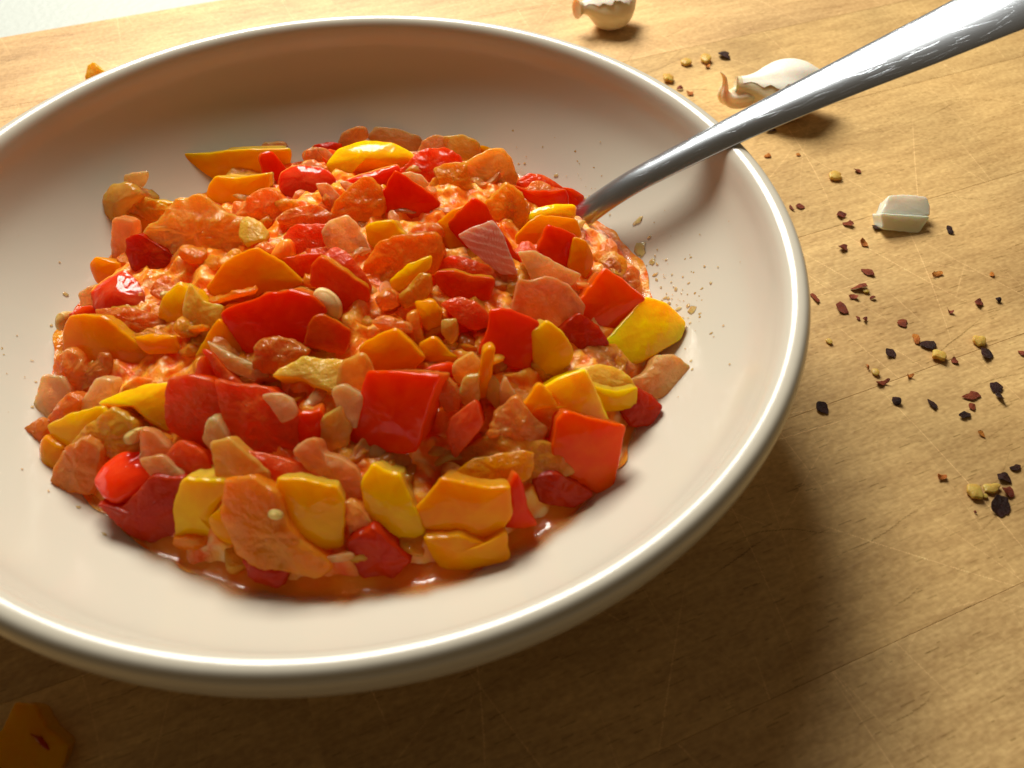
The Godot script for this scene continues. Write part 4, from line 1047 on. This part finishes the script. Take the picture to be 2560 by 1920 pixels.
	piece("onion_piece", "pale orange onion nub under the crimson scrap", "onion", "OA", Vector3(0.0194, 0.0397, 0.0257), -14, 45, 5, [-1.8, -0.7, 0.3, -3, 1.8, -1, 1.4, 2.5, -1.8, 2.2])
	piece("tomato_chunk", "grainy pink tomato strip above the orange square", "tomato", "TM", Vector3(0.0063, 0.0423, 0.0237), -17, 48, 5, [-2, -0.8, 1.1, -1.4, 4.3, -1.4, 3.5, 0.9, -1.6, 2.1, -5.3, 0.6])
	piece("tomato_chunk", "thin orange tomato wall right of the grainy pink strip", "tomato", "TO", Vector3(0.0112, 0.0404, 0.0238), -14, 42, 4, [-1.4, -0.7, 0.3, -4.3, 2.3, -2.4, 0.4, 4.1, -1.6, 3.2])
	piece("orange_pepper_chunk", "dull orange pepper square in the centre front", "pepper", "OP", Vector3(0.0044, 0.0407, 0.0311), -20, 38, 6, [-6.3, -2.7, -3.7, -4.5, 3.4, -4.3, 5.4, -2.4, 7.7, -0.1, 3.6, 3.8, 0.9, 5.7, -3.8, 3.6, -7.1, 0.9])
	piece("orange_pepper_chunk", "dark amber pepper behind the dull orange square", "pepper", "OP", Vector3(0.0154, 0.0378, 0.0307), -14, 38, 6, [-4.5, -0.9, -1.8, -2.6, 3.5, -2.3, 4.7, -1, 2.4, 0.5, -0.3, 3.7, -4, 2.5])
	piece("red_pepper_chunk", "red pepper sliver above the orange stick", "pepper", "RP", Vector3(0.0151, 0.0379, 0.0365), -14, 45, 5, [-3.2, -1.5, -0.5, -1.3, 3.1, -1.3, 3.6, 1.2, 1.4, 2.2, -4.4, 0.7])
	piece("yellow_pepper_chunk", "upright yellow orange pepper chunk in the right centre", "pepper", "YP", Vector3(0.0417, 0.0360, 0.0344), -2, 35, 7, [-3.6, 0.6, -3.8, -6.5, -0.5, -7.8, 3.6, -6.9, 6.1, -1.1, 3.1, 4.2, 0.2, 7.1, -1.6, 5.4, -3.6, 5.1])
	piece("red_pepper_chunk", "orange red pepper square at the right edge", "pepper", "RO", Vector3(0.0625, 0.0322, 0.0198), 1, 38, 7, [-6.7, -3.9, -2.5, -9, 3.5, -4.6, 9.2, 0.2, 4.3, 5.5, 0.3, 9.3, -8.1, 2.4])
	piece("tomato_chunk", "dark red tomato below the orange red square at right", "tomato", "TD", Vector3(0.0534, 0.0320, 0.0273), -4, 40, 7, [-1.2, -4.2, 5.5, -3.1, 3, 1, -1.1, 4.9, -6.2, 1.4])
	piece("yellow_pepper_chunk", "shiny orange yellow pepper block at the far right of the food", "pepper", "YS", Vector3(0.0707, 0.0283, 0.0268), 8, 62, 7, [-8.3, -6.4, -3.4, -6.8, 7.7, -4.2, 10.9, -0.7, 7.7, 5.4, 2.6, 8.6, -5.5, 3.8, -11.7, 0.3], 1)
	piece("onion_piece", "brown ridged onion piece at the right waterline", "onion", "OS", Vector3(0.0693, 0.0261, 0.0402), 1, 50, 5, [-6.2, -2.2, -0.5, -5.1, 5.5, -2.8, 7.6, 0.3, 3.7, 4.1, 0.4, 4.6, -2.6, 1.2, -7.8, 0.1])
	piece("yellow_pepper_chunk", "rough topped yellow pepper strip at the right", "pepper", "YC", Vector3(0.0544, 0.0311, 0.0420), -6, 62, 5, [1.8, -3.6, 6.9, -3, 3.6, 1.6, -0.8, 3.5, -7.1, 3.2, -4.4, -1.7])
	piece("yellow_pepper_chunk", "smooth yellow edge of the rough topped strip at the right", "pepper", "YP", Vector3(0.0543, 0.0300, 0.0474), -2, 25, 5, [-4.6, 0.4, -2, -3.3, 5.3, -3.9, 5.9, 1.6, 0.8, 1.4, -5.3, 3.8])
	piece("yellow_pepper_chunk", "tall bright yellow pepper slab at right with a white glint", "pepper", "YS", Vector3(0.0419, 0.0341, 0.0500), -6, 42, 7, [-3.2, 0.4, -8.1, -0.4, -6.3, -6.5, 1.7, -7.3, 9.5, -6, 7, 1.5, 4.7, 7.6, -0.3, 6.4, -5, 4.4])
	piece("orange_pepper_chunk", "small orange pepper triangle on the tall yellow slab", "pepper", "OP", Vector3(0.0349, 0.0372, 0.0501), -9, 42, 4, [-2.5, -3.1, -0.8, -1.5, 4.2, -1.2, 2.8, 2.2, 0.1, 4.4, -3.8, -0.9])
	piece("red_pepper_chunk", "brilliant orange red pepper block at the front right", "pepper", "RO", Vector3(0.0431, 0.0311, 0.0615), 1, 34, 8, [-7.2, -1.4, -3.7, -5.7, 2.4, -10.8, 4.8, -11.2, 7.5, -2.1, 9.3, 3.6, 1.9, 6.9, -3, 9.7, -5, 8.3, -7, 2.7])
	piece("tomato_chunk", "dark red tomato scrap at the right waterline", "tomato", "TD", Vector3(0.0617, 0.0259, 0.0492), 1, 45, 5, [-2.9, -3.8, 1.3, -3.8, 4.6, -0.4, 2.5, 2.3, -0.9, 5.4, -4.7, 0.3])
	piece("orange_pepper_chunk", "wet rough top of the large orange star piece at front", "pepper", "OW", Vector3(0.0225, 0.0332, 0.0634), -11, 58, 5, [-3.6, -3.9, 2.3, -3.7, 6.7, -1.1, 7.5, 3.7, 4.1, 4.1, -5, 2.8, -12.1, -1.9])
	piece("orange_pepper_chunk", "large orange star shaped pepper piece at the front edge", "pepper", "OP", Vector3(0.0143, 0.0315, 0.0714), -17, 34, 8, [-9, -3.5, -2.4, -4.8, 3.4, -7.1, 6.9, -3.1, 8.1, 0.3, 7.8, 6.2, 2.6, 5.9, -5.6, 7.1, -11.8, -1.1])
	piece("red_pepper_chunk", "pointed red pepper wedge joined to the orange star piece", "pepper", "RP", Vector3(0.0255, 0.0304, 0.0714), 4, 32, 4, [-0, -5.1, 3.1, -5.5, 1.4, -0.8, 1.4, 4, 0.4, 7.5, -2.3, 3.7, -4, -3.8])
	piece("orange_pepper_chunk", "shaded orange pepper base below the star piece", "pepper", "OP", Vector3(0.0107, 0.0270, 0.0764), -17, 22, 5, [-6.2, -0.4, -4.9, -3.4, -3.2, -6.7, 10, -2.7, 9.1, 3.9, 5.2, 1.2, -0.1, 3.5, -2.8, 2.6, -7, 2])
	piece("yellow_pepper_chunk", "curved yellow green pepper strip in the front", "pepper", "YP", Vector3(-0.0015, 0.0326, 0.0664), -17, 38, 7, [-5, -1.2, -3.2, -6.3, 0.2, -9.2, 3.2, -8.1, 7.2, -5.2, 5.2, -0.7, 2.7, 4.3, 1.5, 6.6, -1.6, 7, -3.9, 8.6, -6.2, 4.4])
	piece("tomato_chunk", "pink tomato bit left of the curved yellow green strip", "tomato", "TM", Vector3(-0.0087, 0.0312, 0.0673), -19, 45, 5, [-0.8, -3.9, 2, -2.8, 3.8, -1.1, 0.5, 2.4, -1.7, 4, -3.8, 1.5])
	piece("tomato_chunk", "dark red tomato wedge at the front waterline", "tomato", "TD", Vector3(-0.0055, 0.0270, 0.0740), -14, 30, 8, [-3.8, -4.3, 2.4, -4.7, 5.8, -1.3, 2.7, 1.9, -0.9, 5.9, -6.1, 2.6])
	piece("onion_piece", "ragged pink onion piece in the front centre left", "onion", "OB", Vector3(-0.0128, 0.0359, 0.0562), -14, 45, 4, [-4.1, -0.1, -0.7, -2.6, 1.8, -6, 4.8, -7.4, 6.3, -2.7, 4.9, 0.2, 1.6, 2.2, -1.1, 2.7, -2, 5.8, -4.6, 5.2, -6.9, 2.8])
	piece("onion_piece", "pale yellow curved onion slice at the front left", "onion", "OA", Vector3(-0.0310, 0.0365, 0.0528), -17, 42, 4, [-4.4, -1.1, -2.7, -5.2, 1.1, -3.7, 6.3, -3.6, 5.2, 0.2, 2.2, 2.5, -2.2, 6.2, -5.6, 4.8])
	piece("red_pepper_chunk", "long pinkish orange pepper strip behind the front yellow block", "pepper", "RC", Vector3(-0.0224, 0.0354, 0.0546), -12, 52, 6, [-4.3, -0.4, -2.8, -3.8, -1, -2.2, 4, -2.6, 9.9, -3.3, 6.2, 0.4, 0.8, 2.8, -3.8, 4, -9, 5.1])
	piece("yellow_pepper_chunk", "bright orange yellow pepper block at the front", "pepper", "YO", Vector3(-0.0184, 0.0343, 0.0643), -14, 38, 8, [-6.2, 3.5, -5.3, 0.2, -3.7, -6.8, 0.5, -9, 6.7, -7.6, 7.3, 1.9, 6, 4.8, 0, 6.3, -5.4, 6.5])
	piece("tomato_chunk", "ragged pink orange tomato piece with a seed at the front", "tomato", "TO", Vector3(-0.0253, 0.0325, 0.0677), -17, 42, 8, [-9.9, 2.2, -7, -4.1, -3.3, -6, 2.4, -6.4, 7.5, -8, 10.2, -4.6, 8.4, -3.5, 3.9, -0.3, 1.9, 2.9, 0.1, 8.1, -4.7, 10.5, -9.4, 9.1])
	piece("orange_pepper_chunk", "orange pepper corner left of the ragged front tomato", "pepper", "OP", Vector3(-0.0352, 0.0309, 0.0614), -19, 38, 6, [-2.9, -2.5, -0.2, -5, 3.6, -4.3, 2.9, 0.5, 2.2, 7.1, -1.2, 4.1, -4.2, 0])
	piece("tomato_seed", "seed with a dark tip in the ragged front tomato", "seed", "SB", Vector3(-0.0244, 0.0371, 0.0658), -14, 45, 3, [-1.4, -0.7, 0.1, -0.9, 1.6, -1, 1.8, 0, 0.8, 1, -0.9, 1.2, -1.9, 0.3], 1)
	piece("yellow_pepper_chunk", "shaded yellow green pepper block at the front left waterline", "pepper", "YP", Vector3(-0.0413, 0.0301, 0.0565), -17, 28, 7, [-5.2, -2.9, -5.3, -6.7, 0.2, -7.6, 3.5, -5.9, 1.9, -2.4, 2.8, -0.3, 6.8, 5.6, 5.7, 7.2, -1.8, 7.2, -3, 6.2, -5.3, -0.3])
	piece("tomato_chunk", "shaded red tomato pulp at the front waterline", "tomato", "TD", Vector3(-0.0290, 0.0259, 0.0716), -14, 40, 5, [-2.6, -1.8, 2.6, -3.2, 4.8, 0.5, -0.3, 1.9, -4.5, 2.6])
	piece("onion_piece", "thin pink onion scrap at the front waterline", "onion", "OB", Vector3(-0.0134, 0.0288, 0.0737), -14, 50, 3, [-1.9, -1.2, 2.8, -0, 2.2, 1.1, -3.1, 0.1])
	piece("onion_piece", "pointed pink onion petal left of the pale yellow slice", "onion", "ON", Vector3(-0.0361, 0.0368, 0.0424), -14, 35, 4, [-0.5, -3.3, 0.6, -1.8, 2.6, -0.8, 0.8, 3.3, -0.9, 3.6, -2.5, -0.9])
	piece("tomato_chunk", "dark red pulp below the orange red block at right", "tomato", "TD", Vector3(0.0361, 0.0262, 0.0672), -6, 35, 6, [-4.7, -2.3, 1.5, -3.7, 6.6, -1.8, 3.8, 0.6, -1.3, 4.2, -5.8, 3])
	piece("tomato_chunk", "small pink tomato lump below the grainy pink strip", "tomato", "TM", Vector3(0.0239, 0.0345, 0.0541), -14, 48, 5, [-1.6, -0.8, 0.1, -1.2, 2, 0.2, 1, 1.3, -1.6, 0.4])
	flake("chili_seed", "small tan chili seed, leftmost of the pair behind the bowl rim", Vector2(0.1538, -0.1435), 2.4, 2.5, "Y")
	flake("chili_seed", "plump yellow chili seed left of the peeled garlic clove's tail", Vector2(0.1629, -0.1444), 2.8, 3.5, "Y")
	flake("chili_flake", "tiny orange flake in front of the plump yellow seed", Vector2(0.1620, -0.1390), 1.4, 1.2, "O")
	flake("chili_flake", "dark brown curled flake behind the garlic clove's tail", Vector2(0.1725, -0.1460), 3.2, 3.5, "D")
	flake("chili_seed", "yellow chili seed touching the back right of the bowl rim", Vector2(0.1416, -0.1328), 2.6, 2.7, "Y")
	flake("chili_flake", "tiny red flake between the rim seed and an orange one", Vector2(0.1438, -0.1252), 1.3, 1.2, "R")
	flake("chili_flake", "small orange hollow flake between bowl rim and garlic clove", Vector2(0.1466, -0.1212), 1.8, 1.7, "O")
	flake("chili_flake", "dark flake half hidden under the spoon by the garlic clove", Vector2(0.1673, -0.0887), 2.6, 1.6, "D")
	flake("chili_flake", "flat orange flake just outside the rim below the spoon", Vector2(0.1591, -0.0734), 1.8, 1.0, "O")
	flake("chili_flake", "tiny orange flake on bare wood below the spoon", Vector2(0.1705, -0.0715), 1.2, 1.0, "O")
	flake("chili_seed", "golden cup shaped flake between spoon and onion cube", Vector2(0.1770, -0.0550), 2.4, 2.6, "Y")
	flake("chili_flake", "rust red flake right of the golden cup shaped flake", Vector2(0.1872, -0.0569), 2.0, 1.4, "R")
	flake("chili_flake", "rust flake near the rim, left of two joined flakes", Vector2(0.1567, -0.0425), 1.6, 1.7, "R")
	flake("chili_flake", "thin red flake standing against the bowl rim", Vector2(0.1534, -0.0425), 0.6, 1.9, "R")
	flake("chili_flake", "upper of two touching red brown flakes left of the onion cube", Vector2(0.1682, -0.0345), 1.7, 1.4, "R")
	flake("chili_flake", "lower of two touching red brown flakes left of the onion cube", Vector2(0.1687, -0.0297), 1.8, 1.8, "R")
	flake("chili_flake", "dark flake touching the lower left corner of the onion cube", Vector2(0.1769, -0.0257), 1.9, 1.8, "D")
	flake("chili_flake", "black triangular flake just right of the onion cube", Vector2(0.2008, -0.0185), 1.8, 2.5, "D")
	flake("chili_flake", "glossy red brown flake below the two touching flakes", Vector2(0.1605, -0.0184), 1.9, 1.5, "R")
	flake("chili_flake", "ragged light orange flake below the onion cube's left side", Vector2(0.1685, -0.0193), 1.9, 1.9, "O")
	flake("chili_flake", "winged purple red flake above the long mottled flake", Vector2(0.1624, -0.0060), 2.3, 1.9, "R")
	flake("chili_flake", "long mottled purple flake with a pale seed stuck on it", Vector2(0.1565, 0.0001), 3.0, 1.8, "R")
	flake("chili_seed", "pale seed stuck on the long mottled purple flake", Vector2(0.1573, 0.0021), 1.0, 1.1, "Y")
	flake("chili_flake", "small brown flake left of the long mottled flake's lower end", Vector2(0.1521, 0.0035), 1.4, 1.2, "R")
	flake("chili_flake", "tiny brown chip at the long mottled flake's lower end", Vector2(0.1580, 0.0053), 1.0, 0.7, "R")
	flake("chili_flake", "slender orange chili sliver pointing right on bare wood", Vector2(0.1840, 0.0002), 2.9, 1.3, "O")
	flake("chili_flake", "small orange chip near the right edge beyond the slender sliver", Vector2(0.2016, 0.0041), 1.1, 1.1, "O")
	flake("chili_flake", "red brown flake half hidden by the bowl's right rim", Vector2(0.1401, 0.0016), 1.3, 2.9, "R")
	flake("chili_flake", "round pinkish brown flake near the bowl's right rim", Vector2(0.1460, 0.0073), 2.2, 2.5, "R")
	flake("chili_flake", "left of two tiny brown chips below the round pinkish flake", Vector2(0.1489, 0.0124), 0.8, 0.8, "R")
	flake("chili_flake", "right of two tiny brown chips below the round pinkish flake", Vector2(0.1508, 0.0136), 0.9, 0.8, "R")
	flake("chili_flake", "folded red flake in the middle of the bare wood", Vector2(0.1614, 0.0174), 1.8, 1.8, "R")
	flake("chili_flake", "small rust chip right of the folded red flake", Vector2(0.1785, 0.0165), 1.2, 1.1, "R")
	flake("chili_flake", "angular rust flake left of the tiny black ring", Vector2(0.1894, 0.0154), 1.4, 1.6, "R")
	flake("chili_flake", "tiny black ring shaped flake near the right edge", Vector2(0.1964, 0.0155), 0.9, 1.1, "D")
	flake("chili_seed", "lone small yellow seed near the bowl's right rim", Vector2(0.1353, 0.0194), 1.1, 1.2, "Y")
	flake("chili_flake", "orange seed husk leaning on an oval dark flake", Vector2(0.1615, 0.0247), 1.2, 1.9, "O")
	flake("chili_flake", "oval dark brown flake right of the orange husk", Vector2(0.1641, 0.0273), 2.5, 2.1, "D")
	flake("chili_seed", "round yellow seed below the oval dark flake", Vector2(0.1638, 0.0325), 2.2, 2.3, "Y")
	flake("chili_flake", "small brown crumb right of the round yellow seed", Vector2(0.1679, 0.0353), 1.1, 1.5, "R")
	flake("chili_flake", "black hollow flake left of the oval dark flake", Vector2(0.1508, 0.0280), 2.3, 1.7, "D")
	flake("chili_seed", "wrinkled tan seed above a dark red folded flake", Vector2(0.1796, 0.0302), 2.1, 2.2, "Y")
	flake("chili_flake", "dark red folded flake below the wrinkled tan seed", Vector2(0.1786, 0.0352), 2.6, 2.4, "D")
	flake("chili_flake", "red flake cut off by the right edge of the picture", Vector2(0.1895, 0.0367), 0.8, 1.6, "R")
	flake("chili_flake", "small orange chip above a yellow husk and a red sliver", Vector2(0.1414, 0.0315), 0.6, 1.1, "O")
	flake("chili_seed", "yellow husk between the orange chip and red sliver", Vector2(0.1424, 0.0338), 1.1, 1.4, "Y")
	flake("chili_flake", "curled red sliver below the yellow husk", Vector2(0.1426, 0.0379), 2.2, 1.0, "R")
	flake("chili_flake", "tiny orange sliver above the angular dark flakes", Vector2(0.1515, 0.0375), 1.3, 0.7, "O")
	flake("chili_flake", "angular dark purple flake below the curled red sliver", Vector2(0.1428, 0.0445), 1.6, 1.6, "D")
	flake("chili_flake", "narrow dark flake standing right of the angular purple one", Vector2(0.1522, 0.0487), 1.2, 2.3, "D")
	flake("chili_flake", "blue black flake, upper half of a large dark pair at right", Vector2(0.1733, 0.0470), 2.2, 2.3, "D")
	flake("chili_flake", "black flake, lower half of the large dark pair at right", Vector2(0.1723, 0.0499), 1.2, 2.2, "D")
	flake("chili_flake", "crumpled bright red flake near the large dark pair", Vector2(0.1649, 0.0484), 2.9, 1.7, "R")
	flake("chili_flake", "rust flake just below the crumpled bright red one", Vector2(0.1628, 0.0517), 1.6, 1.4, "R")
	flake("chili_flake", "black rectangular flake below the crumpled red ones", Vector2(0.1590, 0.0539), 2.0, 1.5, "D")
	flake("chili_flake", "small orange husk alone below the black rectangle", Vector2(0.1597, 0.0605), 1.0, 1.5, "O")
	flake("chili_flake", "curled dark brown flake with a point, alone near the bowl", Vector2(0.1209, 0.0426), 2.3, 2.4, "D")
	flake("chili_flake", "orange brown sliver left of the seed heap at lower right", Vector2(0.1404, 0.0709), 1.8, 1.0, "O")
	flake("chili_flake", "narrow dark sliver above the seed heap at the right edge", Vector2(0.1619, 0.0730), 1.7, 1.0, "D")
	flake("chili_flake", "dark flake on the upper side of the seed heap", Vector2(0.1568, 0.0750), 2.0, 2.0, "D")
	flake("chili_seed", "round yellow seed at the left of the seed heap", Vector2(0.1461, 0.0773), 2.3, 2.3, "Y")
	flake("chili_seed", "long yellow seed in the middle of the seed heap", Vector2(0.1513, 0.0772), 2.8, 1.6, "Y")
	flake("chili_flake", "red flake on the right side of the seed heap", Vector2(0.1550, 0.0792), 1.9, 1.7, "R")
	flake("chili_flake", "largest dark brown flake at the bottom of the seed heap", Vector2(0.1505, 0.0826), 3.3, 3.0, "D")
	flake("chili_flake", "tiny red crumb below the seed heap", Vector2(0.1432, 0.0825), 0.8, 0.9, "R")
	flake("chili_seed", "small yellow seed bit in the seed heap's middle", Vector2(0.1485, 0.0789), 1.0, 0.9, "Y")
